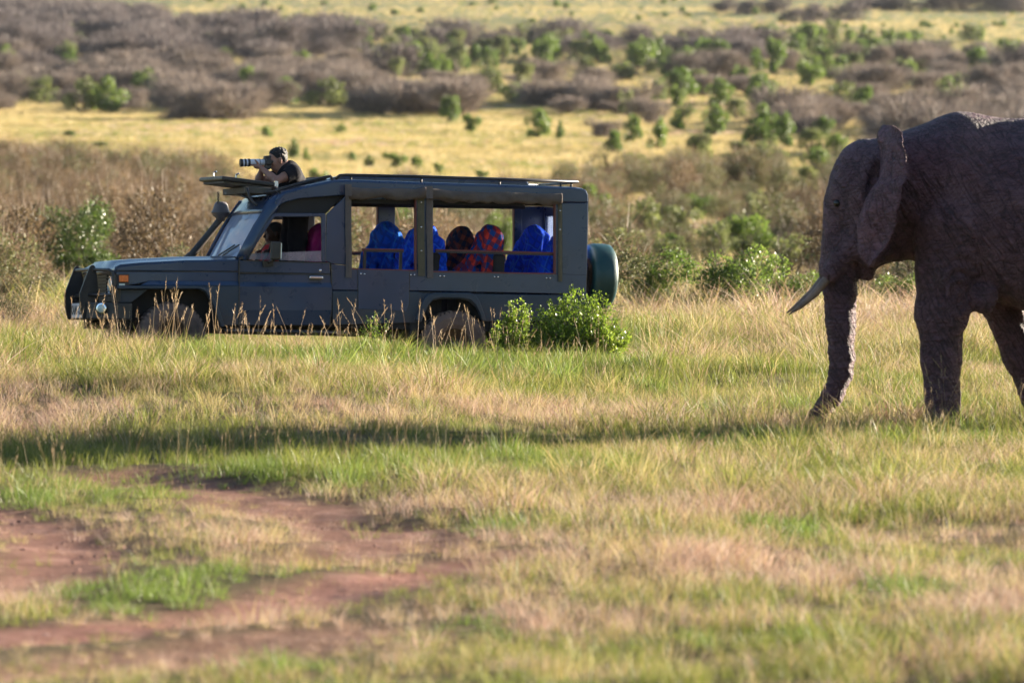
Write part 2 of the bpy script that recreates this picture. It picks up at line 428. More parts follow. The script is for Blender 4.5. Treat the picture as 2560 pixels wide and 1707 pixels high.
def source(prefix, makers):
    c = bpy.data.collections.new(prefix)
    for i, (V, F, m) in enumerate(makers):
        me = mesh_np('%s_%02d' % (prefix, i), V, F, m)
        c.objects.link(bpy.data.objects.new('%s_%02d' % (prefix, i), me))
    return c
def scatter(name, coll, P, rotz, scl, idx, label, cat='grass', tilt=None):
    """points carrying copies of the tufts in coll"""
    me = bpy.data.meshes.new(name); me.vertices.add(len(P)); me.vertices.foreach_set('co', np.asarray(P, np.float32).ravel())
    a = me.attributes.new('rot', 'FLOAT_VECTOR', 'POINT')
    rv = np.zeros((len(P), 3), np.float32); rv[:, 2] = rotz
    if tilt is not None: rv[:, :2] = tilt
    a.data.foreach_set('vector', rv.ravel())
    a = me.attributes.new('scl', 'FLOAT_VECTOR', 'POINT')
    S = np.asarray(scl, np.float32)
    if S.ndim == 1: S = np.repeat(S[:, None], 3, 1)
    a.data.foreach_set('vector', np.ascontiguousarray(S).ravel())
    a = me.attributes.new('idx', 'INT', 'POINT'); a.data.foreach_set('value', np.asarray(idx, np.int32))
    o = link(name, me); tag(o, label, cat, None, 'stuff')
    ng = bpy.data.node_groups.new(name, 'GeometryNodeTree')
    ng.interface.new_socket('Geometry', in_out='INPUT', socket_type='NodeSocketGeometry')
    ng.interface.new_socket('Geometry', in_out='OUTPUT', socket_type='NodeSocketGeometry')
    gi = ng.nodes.new('NodeGroupInput'); go = ng.nodes.new('NodeGroupOutput')
    ci = ng.nodes.new('GeometryNodeCollectionInfo'); ci.inputs['Collection'].default_value = coll
    ci.inputs['Separate Children'].default_value = True; ci.inputs['Reset Children'].default_value = True
    ip = ng.nodes.new('GeometryNodeInstanceOnPoints'); ip.inputs['Pick Instance'].default_value = True
    def at(nm, dt):
        n = ng.nodes.new('GeometryNodeInputNamedAttribute'); n.data_type = dt; n.inputs['Name'].default_value = nm
        return [s for s in n.outputs if s.enabled and s.name == 'Attribute'][0]
    L = ng.links.new
    L(gi.outputs[0], ip.inputs['Points']); L(ci.outputs[0], ip.inputs['Instance'])
    L(at('rot', 'FLOAT_VECTOR'), ip.inputs['Rotation']); L(at('scl', 'FLOAT_VECTOR'), ip.inputs['Scale']); L(at('idx', 'INT'), ip.inputs['Instance Index'])
    L(ip.outputs[0], go.inputs[0])
    md = o.modifiers.new('tufts', 'NODES'); md.node_group = ng
    return o
_g = np.random.default_rng(7)
_kinds = []
for i in range(4): _kinds.append(blades(_g, 26, 0.26, 0.12, 0.9, 0.0048) + (M_GREEN,))
for i in range(2): _kinds.append(blades(_g, 30, 0.20, 0.11, 0.9, 0.0058) + (M_LUSH,))
for i in range(4): _kinds.append(blades(_g, 24, 0.30, 0.12, 1.0, 0.0042) + (M_STRAW,))
for i in range(3): _kinds.append(blades(_g, 24, 0.28, 0.12, 1.1, 0.0042) + (M_PINK,))
for i in range(5): _kinds.append(seed_stalks(_g, 3, 0.62, 0.75) + (M_STALK,))
TUFTS = source('grass_tuft', _kinds)

ELE_X, ELE_Y = (2345 - 1280) / 276.0, F_PX / 276.0
LUSH = [(hit_z0(400, 1470), 0.8, 1.9), (hit_z0(1770, 1050), 0.30, 0.8), (hit_z0(830, 1010), 0.28, 0.7), (hit_z0(1390, 985), 0.22, 0.6), (hit_z0(470, 985), 0.15, 0.5), (hit_z0(1240, 1330), 0.35, 0.8),
        (hit_z0(1150, 1560), 0.35, 0.7), (hit_z0(60, 1250), 0.5, 0.9), (hit_z0(2250, 1480), 0.4, 0.7), (hit_z0(1950, 1330), 0.4, 0.8), (hit_z0(680, 1660), 0.3, 0.5)]
def track_dist(x, y):
    best = np.full(np.shape(x), 1e9)
    for pl, w, a in TRACKS:
        for p, q in zip(pl[:-1], pl[1:]):
            vx, vy = q.x - p.x, q.y - p.y; t = np.clip(((x - p.x) * vx + (y - p.y) * vy) / (vx * vx + vy * vy + 1e-9), 0, 1)
            best = np.minimum(best, np.hypot(x - p.x - t * vx, y - p.y - t * vy) - w)
    return np.maximum(best, 0)
def grass_layer(name, y0, y1, dens, sbase, label, seed, halfang=0.135, stalk=0.05):
    rng = np.random.default_rng(seed)
    wmax = halfang * y1 + 2.0
    n = int((y1 - y0) * 2 * wmax * dens)
    y = rng.uniform(y0, y1, n); x = rng.uniform(-wmax, wmax, n)
    k = np.abs(x) < halfang * y + 2.0; x, y = x[k], y[k]; n = len(x)
    d = dirt(x, y)
    patch = vnoise(x, y, 2.6, 21) * 0.55 + vnoise(x, y, 0.8, 22) * 0.45
    dry = vnoise(x, y, 6.5, 23) * 0.55 + vnoise(x, y, 1.4, 24) * 0.45
    hgt = vnoise(x, y, 3.4, 25) * 0.6 + vnoise(x, y, 0.9, 26) * 0.4
    keep = rng.uniform(0, 1, n) > d * 0.97
    keep &= (rng.uniform(0, 1, n) < 0.40 + 1.0 * patch)
    keep &= ~((np.abs(x - 0.75) < 0.65) & (np.abs(y - 61.2) < 0.5))
    x, y, d, patch, dry, hgt = (q[keep] for q in (x, y, d, patch, dry, hgt)); n = len(x)
    dry = np.clip(0.5 + (dry - 0.5) * 1.45, 0, 1); hgt = np.clip(0.5 + (hgt - 0.5) * 1.3, 0, 1)
    r = rng.uniform(0, 1, n)
    drygrad = np.clip(dry + (r - 0.5) * 0.55, 0, 1)
    idx = np.where(drygrad < 0.45, rng.integers(0, 4, n), np.where(drygrad < 0.60, rng.integers(6, 10, n), rng.integers(10, 13, n)))
    isl = np.max([np.exp(-(((x - c.x) / a) ** 2 + ((y - c.y) / b) ** 2)) for c, a, b in LUSH], 0)
    lush = ((dry < 0.33) & (patch > 0.5) & (r < 0.6)) | (isl > 0.45 + 0.4 * (r - 0.5)); idx = np.where(lush, rng.integers(4, 6, n), idx)
    st = rng.uniform(0, 1, n) < stalk * np.interp(y, [30, 48, 56, 58, 62, 66], [0.5, 1.0, 1.0, 0.32, 0.32, 0.6]) * np.clip(0.3 + 1.4 * vnoise(x, y, 2.0, 27), 0, 2)
    idx = np.where(st, rng.integers(13, 18, n), idx)
    s = sbase * (0.55 + 0.95 * np.maximum(hgt, isl)) * rng.uniform(0.75, 1.25, n) * (1 - 0.35 * d) * np.maximum(np.clip(0.72 + 0.14 * track_dist(x, y), 0.72, 1), 0.9 * isl)
    s *= np.interp(y, [26, 36, 48, 58, 64, 70, 80], [0.66, 0.66, 0.86, 1.05, 1.15, 1.1, 1.1])
    s = np.where(st, s * 0.95 / np.maximum(0.8, sbase) * np.interp(y, [50, 57, 62, 68], [1, 1.12, 1.12, 1.0]), s)
    tus = (vnoise(x, y, 0.45, 28) > 0.74) & ~st; s = np.where(tus, s * 1.45, s * 0.92)
    z = tz(x, y) - 0.05 * d - 0.01
    scatter(name, TUFTS, np.stack([x, y, z], 1), rng.uniform(0, 6.28, n), s, idx, label)
    return n
_n1 = grass_layer('grass', 23, 76, 58, 1.0, 'sunlit savannah grass, green and straw, covering the ground before the vehicle', 31)
_n2 = grass_layer('grass', 76, 130, 9, 1.7, 'rough grass between the shrubs just beyond the vehicle', 32, 0.16, 0.02)

# far tufts: broader bundles, because single blades cannot be told apart out there
_fk = []
for i in range(4): _fk.append(blades(_g, 26, 0.42, 0.42, 0.7, 0.022, 2) + (M_STRAW,))
for i in range(3): _fk.append(blades(_g, 26, 0.36, 0.42, 0.7, 0.024, 2) + (M_GREEN,))
for i in range(1): _fk.append(blades(_g, 26, 0.34, 0.42, 0.7, 0.022, 2) + (M_PINK,))
FARTUFTS = source('plain_tuft', _fk)
def far_layer(y0, y1, dens, sc_, label, seed):
    rng = np.random.default_rng(seed); wmax = 0.17 * y1
    n = int((y1 - y0) * 2 * wmax * dens); y = rng.uniform(y0, y1, n); x = rng.uniform(-wmax, wmax, n)
    k = np.abs(x) < 0.17 * y; x, y = x[k], y[k]; n = len(x)
    g = vnoise(x, y, 30, 41) * 0.6 + vnoise(x, y, 8, 42) * 0.4 + rng.normal(0, 0.12, n)
    idx = np.where(g < 0.60, rng.integers(0, 4, n), np.where(g < 0.75, rng.integers(4, 7, n), 7))
    k = rng.uniform(0, 1, n) < 0.35 + vnoise(x, y, 12, 43); x, y, idx = x[k], y[k], idx[k]; n = len(x)
    s = sc_ * rng.uniform(0.6, 1.3, n)
    scatter('grass', FARTUFTS, np.stack([x, y, tz(x, y) - 0.02], 1), rng.uniform(0, 6.28, n), s, idx, label)
far_layer(130, 330, 1.4, 1.1, 'pale grass of the dip beyond the shrubs', 51)
far_layer(330, 700, 0.7, 1.2, 'golden grass of the open plain behind the vehicle', 52)
far_layer(700, 1700, 0.10, 2.0, 'pale green grass of the far slope', 53)
# ------------------------------------------------------------------ bushes
def project(x, y, z):
    x = np.asarray(x, float); y = np.asarray(y, float); z = np.asarray(z, float) - CAM_H
    dep = y * math.cos(PITCH) - z * math.sin(PITCH); v = y * math.sin(PITCH) + z * math.cos(PITCH)
    return 1280 + F_PX * x / dep, 853.5 - F_PX * v / dep
def leaf_quads(rng, P, size, droop=0.0, N=None):
    """one small pointed leaf at each point"""
    n = len(P)
    d = rng.normal(0, 1, (n, 3)); d[:, 2] += droop
    if N is not None: d += N
    d /= np.linalg.norm(d, axis=1)[:, None]
    e = np.cross(d, rng.normal(0, 1, (n, 3))); e /= np.linalg.norm(e, axis=1)[:, None]
    L = (size * rng.uniform(0.6, 1.35, n))[:, None]
    V = np.stack([P, P + d * L * 0.5 + e * L * 0.27, P + d * L, P + d * L * 0.5 - e * L * 0.27], 1).reshape(-1, 3)
    return V, np.arange(n * 4).reshape(-1, 4)
def twig_quads(rng, P, D, length, width):
    n = len(P); D = D / np.linalg.norm(D, axis=1)[:, None]
    e = np.cross(D, rng.normal(0, 1, (n, 3))); e /= np.linalg.norm(e, axis=1)[:, None]
    L = (length * rng.uniform(0.5, 1.3, n))[:, None]; w = (width * rng.uniform(0.6, 1.3, n))[:, None]
    V = np.stack([P - e * w / 2, P + e * w / 2, P + D * L + e * w * 0.15, P + D * L - e * w * 0.15], 1).reshape(-1, 3)
    return V, np.arange(n * 4).reshape(-1, 4)
def lumps(rng, n, rx, rz, base):
    """overlapping clumps that make the uneven outline of a crown of unit size"""
    out = []
    for i in range(n):
        a = rng.uniform(0, 2 * np.pi); r = rx * 0.72 * np.sqrt(rng.uniform(0, 1)); z = base + (rz - base) * rng.uniform(0.08, 0.86) * (1 - 0.35 * (r / rx) ** 2)
        q = rng.uniform(0.16, 0.34) * min(rx, rz)
        out.append((r * np.cos(a), r * np.sin(a), z, q))
    return np.array(out)
def crown_points(rng, L, n, fill=0.55):
    w = L[:, 3] ** 2; k = rng.choice(len(L), n, p=w / w.sum())
    d = rng.normal(0, 1, (n, 3)); d /= np.linalg.norm(d, axis=1)[:, None]
    rr = L[k, 3] * (fill + (1 - fill) * rng.uniform(0, 1, n) ** 0.5) * rng.uniform(0.85, 1.2, n)
    P = L[k, :3] + d * rr[:, None] * np.array([1, 1, 0.85]); P[:, 2] = np.maximum(P[:, 2], 0.02)
    return P, d
def stems(rng, L, r0, n=6):
    m = MB()
    for i in rng.choice(len(L), min(n, len(L)), replace=False):
        c = L[i]; b = Vector((rng.normal(0, 0.04), rng.normal(0, 0.04), -0.05)); e = Vector(c[:3])
        mid = b.lerp(e, 0.5) + Vector((rng.normal(0, 0.06), rng.normal(0, 0.06), 0.05))
        m.tube([b, mid, e], [r0, r0 * 0.7, r0 * 0.3], 5)
    return np.array(m.v), [f for f in m.f]
def bush_mesh(name, seed, nl, leaf, nleaf, ntwig, rx, base, leafmat, twigmat, twlen=0.3, twid=0.012, fill=0.55, stem_r=0.03, fat=1.0):
    rng = np.random.default_rng(seed); L = lumps(rng, nl, rx, 1.0, base); L[:, 3] *= fat
    V, F, mi = [], [], []; b = 0
    if nleaf:
        P, d = crown_points(rng, L, nleaf, fill); v, f = leaf_quads(rng, P, leaf, 0.1, d * 0.7); V.append(v); F += (f + b).tolist(); mi += [0] * len(f); b += len(v)
    if ntwig:
        P, d = crown_points(rng, L, ntwig, 0.3)
        D = d * 0.7 + np.array([0, 0, 0.55]) + rng.normal(0, 0.35, (ntwig, 3)); v, f = twig_quads(rng, P, D, twlen, twid); V.append(v); F += (f + b).tolist(); mi += [1] * len(f); b += len(v)
    v, f = stems(rng, L, stem_r, 7); V.append(v); F += [tuple(i + b for i in q) for q in f]; mi += [1] * len(f)
    return mesh_np(name, np.concatenate(V), F, [leafmat, twigmat], mi)
M_LEAF = leafy('bush leaf', [(0.06, 0.105, 0.018), (0.125, 0.195, 0.032), (0.22, 0.285, 0.055)], 0.5, 0.40, 0.5)
M_LEAF2 = leafy('pale bush leaf', [(0.11, 0.145, 0.045), (0.19, 0.225, 0.07), (0.30, 0.31, 0.11)], 0.45, 0.45, 0.4)
M_BROWN = leafy('dry shrub leaf', [(0.08, 0.06, 0.032), (0.155, 0.11, 0.058), (0.29, 0.20, 0.11)], 0.34, 0.6, 0.3)
M_OLIVE = leafy('olive shrub leaf', [(0.06, 0.07, 0.027), (0.12, 0.128, 0.05), (0.22, 0.21, 0.095)], 0.34, 0.6, 0.3)
M_GREY = leafy('bare grey twig', [(0.11, 0.087, 0.074), (0.19, 0.152, 0.13), (0.30, 0.24, 0.20)], 0.25, 0.7, 0.2)
M_MAUVE = leafy('thicket twig', [(0.085, 0.07, 0.068), (0.14, 0.115, 0.11), (0.21, 0.175, 0.165)], 0.25, 0.7, 0.2)
M_BARK = plain('bark', (0.09, 0.065, 0.05), 0.85, bump=0.5)
GREENS = [bush_mesh('green_bush', 100 + i, 16, 0.075, 2600, 160, 0.62, 0.10, M_LEAF, M_BARK) for i in range(5)]
PALES = [bush_mesh('pale_bush', 120 + i, 15, 0.07, 2000, 300, 0.62, 0.06, M_LEAF2, M_BARK) for i in range(3)]
M_TWIGB = leafy('brown twig', [(0.09, 0.062, 0.04), (0.165, 0.11, 0.07), (0.26, 0.175, 0.11)], 0.3, 0.6, 0.3)
BROWNS = [bush_mesh('dry_shrub', 140 + i, 10, 0.040, 3400, 600, 0.85, 0.0, M_BROWN, M_TWIGB, 0.26, 0.008, 0.4) for i in range(4)]
OLIVES = [bush_mesh('olive_shrub', 160 + i, 10, 0.040, 3400, 500, 0.85, 0.0, M_OLIVE, M_TWIGB, 0.24, 0.008, 0.4) for i in range(4)]
DENSE = [bush_mesh('dense_green_bush', 110 + i, 15, 0.042, 8000, 700, 0.66, 0.0, M_LEAF, M_BARK, 0.2, 0.008, fat=1.3) for i in range(3)]
M_LEAFD = leafy('dark bush leaf', [(0.025, 0.048, 0.012), (0.055, 0.095, 0.02), (0.14, 0.20, 0.04)], 0.3, 0.35, 0.5)
DARKB = [bush_mesh('dark_green_bush', 116, 16, 0.040, 15000, 500, 0.68, 0.0, M_LEAFD, M_BARK, 0.2, 0.008, 0.35, fat=1.45)]
GREYS = [bush_mesh('grey_thorn_bush', 180 + i, 12, 0.05, 260, 2200, 0.9, 0.02, M_OLIVE, M_GREY, 0.26, 0.016, 0.4) for i in range(5)]
MAUVES = [bush_mesh('thicket', 200 + i, 15, 0.06, 120, 1300, 0.95, 0.02, M_OLIVE, M_MAUVE, 0.30, 0.026, 0.4) for i in range(4)]
_br = random.Random(5)
GREENPX = []
def put_bush(name, me, p, h, w, label, group, cat='bush'):
    o = link(name, me, None, (p[0], p[1], p[2] - 0.03 * h), (0, 0, _br.uniform(0, 6.28)))
    rx = 0.72
    o.scale = (w / (2 * rx), w / (2 * rx), h)
    tag(o, label, cat, group); return o
def at_px(px, base, h_px, w_px, tmax=2600):
    if base < 440 and h_px > 24: GREENPX.append((px, base, h_px, w_px))
    p = hit(px, base, tmax); s = F_PX / p.y
    return p, h_px / s, w_px / s
CLEARX = []
def far_zone(px):
    return 'over the brown brush' if px < 560 else 'above the photographer' if px < 860 else 'above the vehicle roof' if px < 1480 else 'between vehicle and elephant' if px < 2000 else 'behind the elephant'
def near_zone(px):
    return 'ahead of the vehicle bumper' if px < 300 else 'behind the bonnet' if px < 600 else 'behind the cab' if px < 860 else 'behind the vehicle side' if px < 1480 else 'past the spare wheel' if px < 1800 else 'beyond the elephant'
def tall(h, a, b): return 'low' if h < a else 'tall' if h > b else 'middling'
# --- green bushes that can be told apart: x, row of the foot, height, width (photograph pixels), kind, label
G, P_, B, O, Y = 'green', 'pale', 'brown', 'olive', 'grey'
_setm = {G: GREENS, P_: PALES, B: BROWNS, O: OLIVES, Y: GREYS}
_nm = {G: 'green_bush', P_: 'pale_bush', B: 'dry_shrub', O: 'olive_shrub', Y: 'grey_thorn_bush'}
NAMED = [
    (1121, 306, 72, 62, G, 'tall rounded green bush at the edge of the thicket, alone beside the golden plain'),
    (1181, 331, 46, 62, G, 'low dark green bush on the plain just in front of the tall rounded one'),
    (669, 348, 36, 40, G, 'small dark bush on the golden plain, below the forked bare trunk in the thicket'),
    (849, 332, 20, 40, G, 'tiny flat bush on the golden plain, in line with the car roof front'),
    (174, 346, 20, 38, G, 'small isolated dark bush on the golden plain above the brown brush'),
    (250, 368, 14, 54, G, 'flat dark clump lying on the golden plain beyond the brown brush'),
    (732, 396, 48, 36, G, 'upright green bush on the plain directly behind the photographer'),
    (765, 407, 38, 30, G, 'darker upright bush on the plain next to the one behind the photographer'),
    (207, 282, 95, 115, P_, 'large pale green tree-like bush in the thicket edge over the brown brush'),
    (16, 178, 64, 60, G, 'dark green bush standing high in the grey thicket at its shaded end'),
    (1345, 350, 78, 86, G, 'broad bright green bush on the plain above the vehicle roof rail'),
    (1402, 353, 50, 34, G, 'narrow green bush touching the broad bright one above the roof rail'),
    (1514, 346, 56, 88, Y, 'round leafless grey-brown bush among green ones on the plain'),
    (1530, 383, 62, 72, G, 'leaning green bush in front of the round leafless one'),
    (1582, 359, 72, 56, G, 'green bush between the round leafless bush and the short-trunked one'),
    (1644, 373, 78, 66, G, 'green bush on a short trunk with clear grass under it'),
    (1628, 311, 62, 105, Y, 'wide leafless bush behind the short-trunked green bush'),
    (1786, 343, 84, 88, G, 'tall dark green bush behind the pale wedge-shaped one'),
    (1742, 421, 92, 112, P_, 'pale wedge-shaped bush alone on the golden grass between vehicle and elephant'),
    (1927, 482, 98, 86, O, 'dull brown-topped column of a bush near the elephant forehead'),
    (1922, 406, 62, 116, P_, 'pale spreading bush behind the brown-topped column'),
    (2042, 441, 72, 100, G, 'dark green bush beyond the elephant brow'),
    (1757, 552, 66, 112, G, 'green bush in the olive brush between vehicle roof and elephant tusk'),
    (1585, 492, 44, 112, O, 'low dull bush at the plain edge past the vehicle roof end'),
    (205, 735, 212, 225, G, 'big dark green bush in the brown brush ahead of the vehicle bonnet'),
    (1850, 796, 185, 260, G, 'bright green leafy bush at the crest between spare wheel and elephant trunk'),
    (1665, 790, 170, 210, G, 'yellow-green bush at the crest just past the spare wheel'),
    (1990, 690, 110, 170, P_, 'light green bush in the brush before the elephant tusk'),
    (2255, 792, 110, 190, G, 'green bush seen between the elephant trunk and front leg'),
    (905, 668, 120, 82, G, 'green bush seen through the front passenger window opening'),
    (1015, 650, 135, 122, G, 'dark green bush seen through the vehicle beside the middle pillar'),
    (1250, 668, 140, 96, G, 'green bush seen through the long rear window opening'),
    (1545, 780, 120, 130, P_, 'pale green bush close behind the spare wheel'),
    (1790, 690, 84, 150, O, 'olive bush rising just behind the bright green crest bush'),
    (2005, 792, 120, 140, G, 'small dark green bush at the crest under the elephant tusk'),
    (1206, 451, 26, 46, G, 'little green bush peeping over the vehicle roof rail'),
]
for px, b, h, w, k, lab in NAMED:
    p, hm, wm = at_px(px, b, h, w)
    put_bush(_nm[k], _br.choice(DARKB if px == 205 else DENSE if (b > 540 and k == G) else _setm[k]), p, hm * 1.1, wm * 1.1, lab, None)
# --- look-alikes in groups
for px, b, h, w in [(272, 423, 38, 32), (299, 424, 36, 30), (343, 421, 30, 36), (397, 423, 36, 36), (452, 415, 22, 26), (420, 436, 20, 30)]:
    p, hm, wm = at_px(px, b, h, w)
    put_bush('green_bush', _br.choice(GREENS), p, hm, wm, 'small green bush in the short row on the plain above the brown brush', 'row of small bushes on the plain')
for px, b, h, w in [(879, 407, 30, 34), (925, 420, 36, 38), (968, 405, 26, 36), (996, 421, 42, 70), (1045, 422, 36, 46), (1097, 436, 32, 36)]:
    p, hm, wm = at_px(px, b, h, w)
    put_bush('green_bush', _br.choice(GREENS), p, hm, wm, 'small green bush scattered on the plain just over the vehicle roof', 'small bushes over the vehicle roof')
for px, b, h, w in [(1905, 362, 92, 112), (1965, 372, 82, 70), (2030, 392, 70, 90), (2096, 402, 62, 80), (2000, 480, 44, 66), (2156, 292, 72, 62), (2058, 345, 50, 70), (2085, 450, 40, 60),
                    (1900, 262, 50, 90), (1840, 300, 52, 70), (1568, 292, 66, 66), (1690, 330, 50, 60), (1860, 470, 40, 60), (1715, 300, 40, 60)]:
    p, hm, wm = at_px(px, b, h, w); k = _br.choice([G, G, P_])
    put_bush(_nm[k], _br.choice(_setm[k]), p, hm * 1.2, wm * 1.1, 'green bush in the broken thicket rising behind the elephant head', 'green bushes behind the elephant head')
for px, b, h, w in [(893, 112, 48, 86), (1018, 122, 42, 60), (1137, 124, 44, 70), (1247, 152, 56, 70), (1004, 170, 40, 50), (1085, 176, 62, 80), (1140, 184, 66, 76), (484, 118, 36, 60), (517, 140, 46, 40),
                    (593, 212, 30, 50), (1476, 154, 64, 84), (1780, 178, 76, 104), (1601, 172, 56, 92), (1655, 154, 48, 60), (1941, 192, 84, 64), (1987, 176, 44, 90), (1672, 192, 38, 66), (1465, 188, 34, 70),
                    (1361, 180, 74, 84), (1764, 230, 34, 46), (740, 140, 40, 60), (650, 110, 30, 50), (2225, 118, 34, 60), (2110, 160, 40, 60), (2300, 178, 30, 50), (2420, 150, 30, 44), (300, 105, 30, 60), (1310, 100, 40, 60), (560, 160, 34, 50),
                    (1560, 205, 40, 60), (1850, 215, 44, 60), (760, 175, 40, 60), (2360, 240, 40, 60), (430, 175, 40, 60), (90, 245, 44, 60)]:
    p, hm, wm = at_px(px, b, h, w); k = _br.choice([G, G, G, P_])
    put_bush(_nm[k], _br.choice(_setm[k]), p, hm * 1.3, wm * 1.15, ('pale' if k == P_ else 'dark') + ' green bush with a broad crown in the thicket ' + far_zone(px), 'broad green bushes ' + far_zone(px))
_gr = random.Random(77)
for i in range(150):
    px = _gr.uniform(-30, 2590) if i < 60 else _gr.uniform(900, 2300); b = _gr.uniform(95, 285) if i < 60 else _gr.uniform(100, 190)
    h = np.interp(b, [90, 290], [42, 78]) * _gr.uniform(0.7, 1.3); p, hm, wm = at_px(px, b, h, h * _gr.uniform(0.9, 1.7)); k = _gr.choice([G, G, P_])
    put_bush(_nm[k], _gr.choice(_setm[k]), p, hm, wm, ('pale' if k == P_ else 'dark') + ' green bush standing ' + ('deep in' if b < 190 else 'towards the near edge of') + ' the grey thicket ' + far_zone(px), 'green bushes in the thicket ' + far_zone(px))
for i in range(60):
    px = _gr.uniform(1440, 2080) if i < 44 else _gr.uniform(40, 1440); b = _gr.uniform(400, 700); h = np.interp(b, [400, 700], [50, 110]) * _gr.uniform(0.7, 1.25); p, hm, wm = at_px(px, b, h, h * _gr.uniform(1.0, 1.7)); k = _gr.choice([G, P_, P_, O])
    if any(abs(px - q[0]) < 60 and abs(b - q[1]) < 40 for q in NAMED): continue
    CLEARX.append((px, b, h, h)); put_bush(_nm[k], _gr.choice(_setm[k]), p, hm, wm, _nm[k].replace('_', ' ') + ' rising above the low brush ' + near_zone(px), 'taller bushes ' + near_zone(px))
_fr = random.Random(9)
_spots = [(1302, 18), (1392, 20), (1601, 28), (1565, 46), (1598, 52), (1662, 46), (1720, 44), (660, 14), (808, 16), (610, 24), (1180, 18), (2436, 98), (1240, 26), (700, 30), (930, 26), (1050, 34)]
_spots += [(_fr.uniform(1950, 2560), _fr.uniform(62, 118)) for _ in range(34)] + [(_fr.uniform(500, 2560), _fr.uniform(6, 60)) for _ in range(40)]
for px, b in _spots:
    h = _fr.uniform(7, 22); p, hm, wm = at_px(px, b, h, h * _fr.uniform(1.2, 2.2))
    put_bush('green_bush', _fr.choice(GREENS), p, hm, wm, 'tiny dark bush dotted on the pale far plain above the thicket', 'dots of bush on the far plain')
for px, b, h, w in [(1813, 32, 36, 66), (1868, 36, 36, 62), (1938, 34, 42, 76), (1990, 56, 36, 70), (2040, 58, 44, 66), (2118, 54, 46, 90), (2225, 28, 40, 120), (2330, 26, 44, 130), (2440, 28, 44, 130), (2530, 30, 44, 120), (2160, 24, 36, 110)]:
    p, hm, wm = at_px(px, b, h, w)
    put_bush('thicket', _fr.choice(MAUVES), p, hm, wm, 'round mauve leafless thicket standing on the pale far plain', 'mauve thickets on the far plain', 'thicket')

# --- brush just beyond the crest, and the grey thicket: the largest as bushes of their own, the rest as one mass each
def fill(seed, y0, y1, n, keepf, hang=0.17):
    rng = np.random.default_rng(seed)
    y = np.sqrt(rng.uniform(y0 * y0, y1 * y1, n)); x = rng.uniform(-1, 1, n) * hang * y
    z = tz(x, y); px, row = project(x, y, z)
    k = rng.uniform(0, 1, n) < keepf(px, row, x, y)
    o = np.argsort(y[k])
    return x[k][o], y[k][o], z[k][o], px[k][o], row[k][o], rng
def near_keep(px, row, x, y):
    edge = np.interp(px, [-400, 0, 300, 600, 900, 1300, 1500, 1800, 2100, 2700], [440, 450, 480, 520, 530, 520, 490, 470, 460, 440])
    dens = np.clip((row - edge) / 50 + 0.5, 0, 1)
    gap = np.interp(px, [-400, 600, 800, 1400, 1650, 2000, 2700], [0.95, 0.95, 0.75, 0.75, 0.75, 0.7, 0.6])
    return dens * gap * (0.45 + 0.9 * vnoise(x, y, 7, 61)) * (y > 71.5) * (~((px > 1950) & (row > 700)) | (vnoise(x, y, 5, 62) > 0.55))
CLEAR = [(a, b, h, w) for a, b, h, w, *_ in NAMED if b > 440] + CLEARX
def clear_near(px, row, y):
    k = np.ones(px.shape)
    for i, (a, b, h, w) in enumerate(CLEAR):
        n_ = i < len(CLEAR) - len(CLEARX)
        k = np.where((np.abs(px - a) < 0.45 * w + (15 if n_ else 0)) & (row > b - 6) & (row < b + (1.1 if a == 205 else 1.5 if n_ else 0.7) * F_PX / y), 0.02, k)
    return k
x, y, z, px, row, rng = fill(71, 71, 380, 5000, lambda *a: near_keep(*a) * clear_near(a[0], a[1], a[3]))
# a low, dark rim of brush right behind the crest hides the dip
_brush_src, _k = [], 0
_bp, _bs, _bi = [], [], []
cnt = {'brown': 0, 'olive': 0}
for i in range(len(x)):
    brown = rng.uniform() < np.interp(px[i], [0, 650, 900, 1500, 2500], [0.55, 0.6, 0.3, 0.16, 0.14])
    h = (0.75 + 1.5 * rng.uniform() ** 1.5) * np.interp(y[i], [72, 84, 110, 200, 340], [0.5, 0.68, 0.95, 1.1, 1.25]); w = h * rng.uniform(1.1, 1.8)
    if px[i] < 500: h *= 1.12
    kind = 'brown' if brown else 'olive'
    if cnt[kind] < 280 and -80 < px[i] < 2640:
        cnt[kind] += 1
        if brown: put_bush('dry_shrub', BROWNS[rng.integers(0, 4)], (x[i], y[i], z[i]), h, w, tall(h, 0.85, 1.3) + ' reddish-brown dry shrub ' + ('at the near edge of' if y[i] < 115 else 'deep in') + ' the brush ' + near_zone(px[i]), 'dry shrubs ' + near_zone(px[i]), 'shrub')
        else: put_bush('olive_shrub', OLIVES[rng.integers(0, 4)], (x[i], y[i], z[i]), h, w, tall(h, 0.85, 1.3) + ' olive-grey shrub ' + ('at the near edge of' if y[i] < 115 else 'deep in') + ' the brush ' + near_zone(px[i]), 'olive shrubs ' + near_zone(px[i]), 'shrub')
    else:
        _bp.append((x[i], y[i], z[i])); _bs.append((w / 1.44, w / 1.44, h)); _bi.append(rng.integers(0, 4) + (0 if brown else 4))
def mass_source(name, meshes):
    c = bpy.data.collections.new(name)
    for i, m in enumerate(meshes): c.objects.link(bpy.data.objects.new('%s_%02d' % (name, i), m))
    return c
BRUSH_SRC = mass_source('brush_plant', BROWNS + OLIVES)
if _bp: scatter('undergrowth', BRUSH_SRC, _bp, rng.uniform(0, 6.28, len(_bp)), np.array(_bs), _bi, 'far side of the brown and olive brush running up to the plain', 'brush')

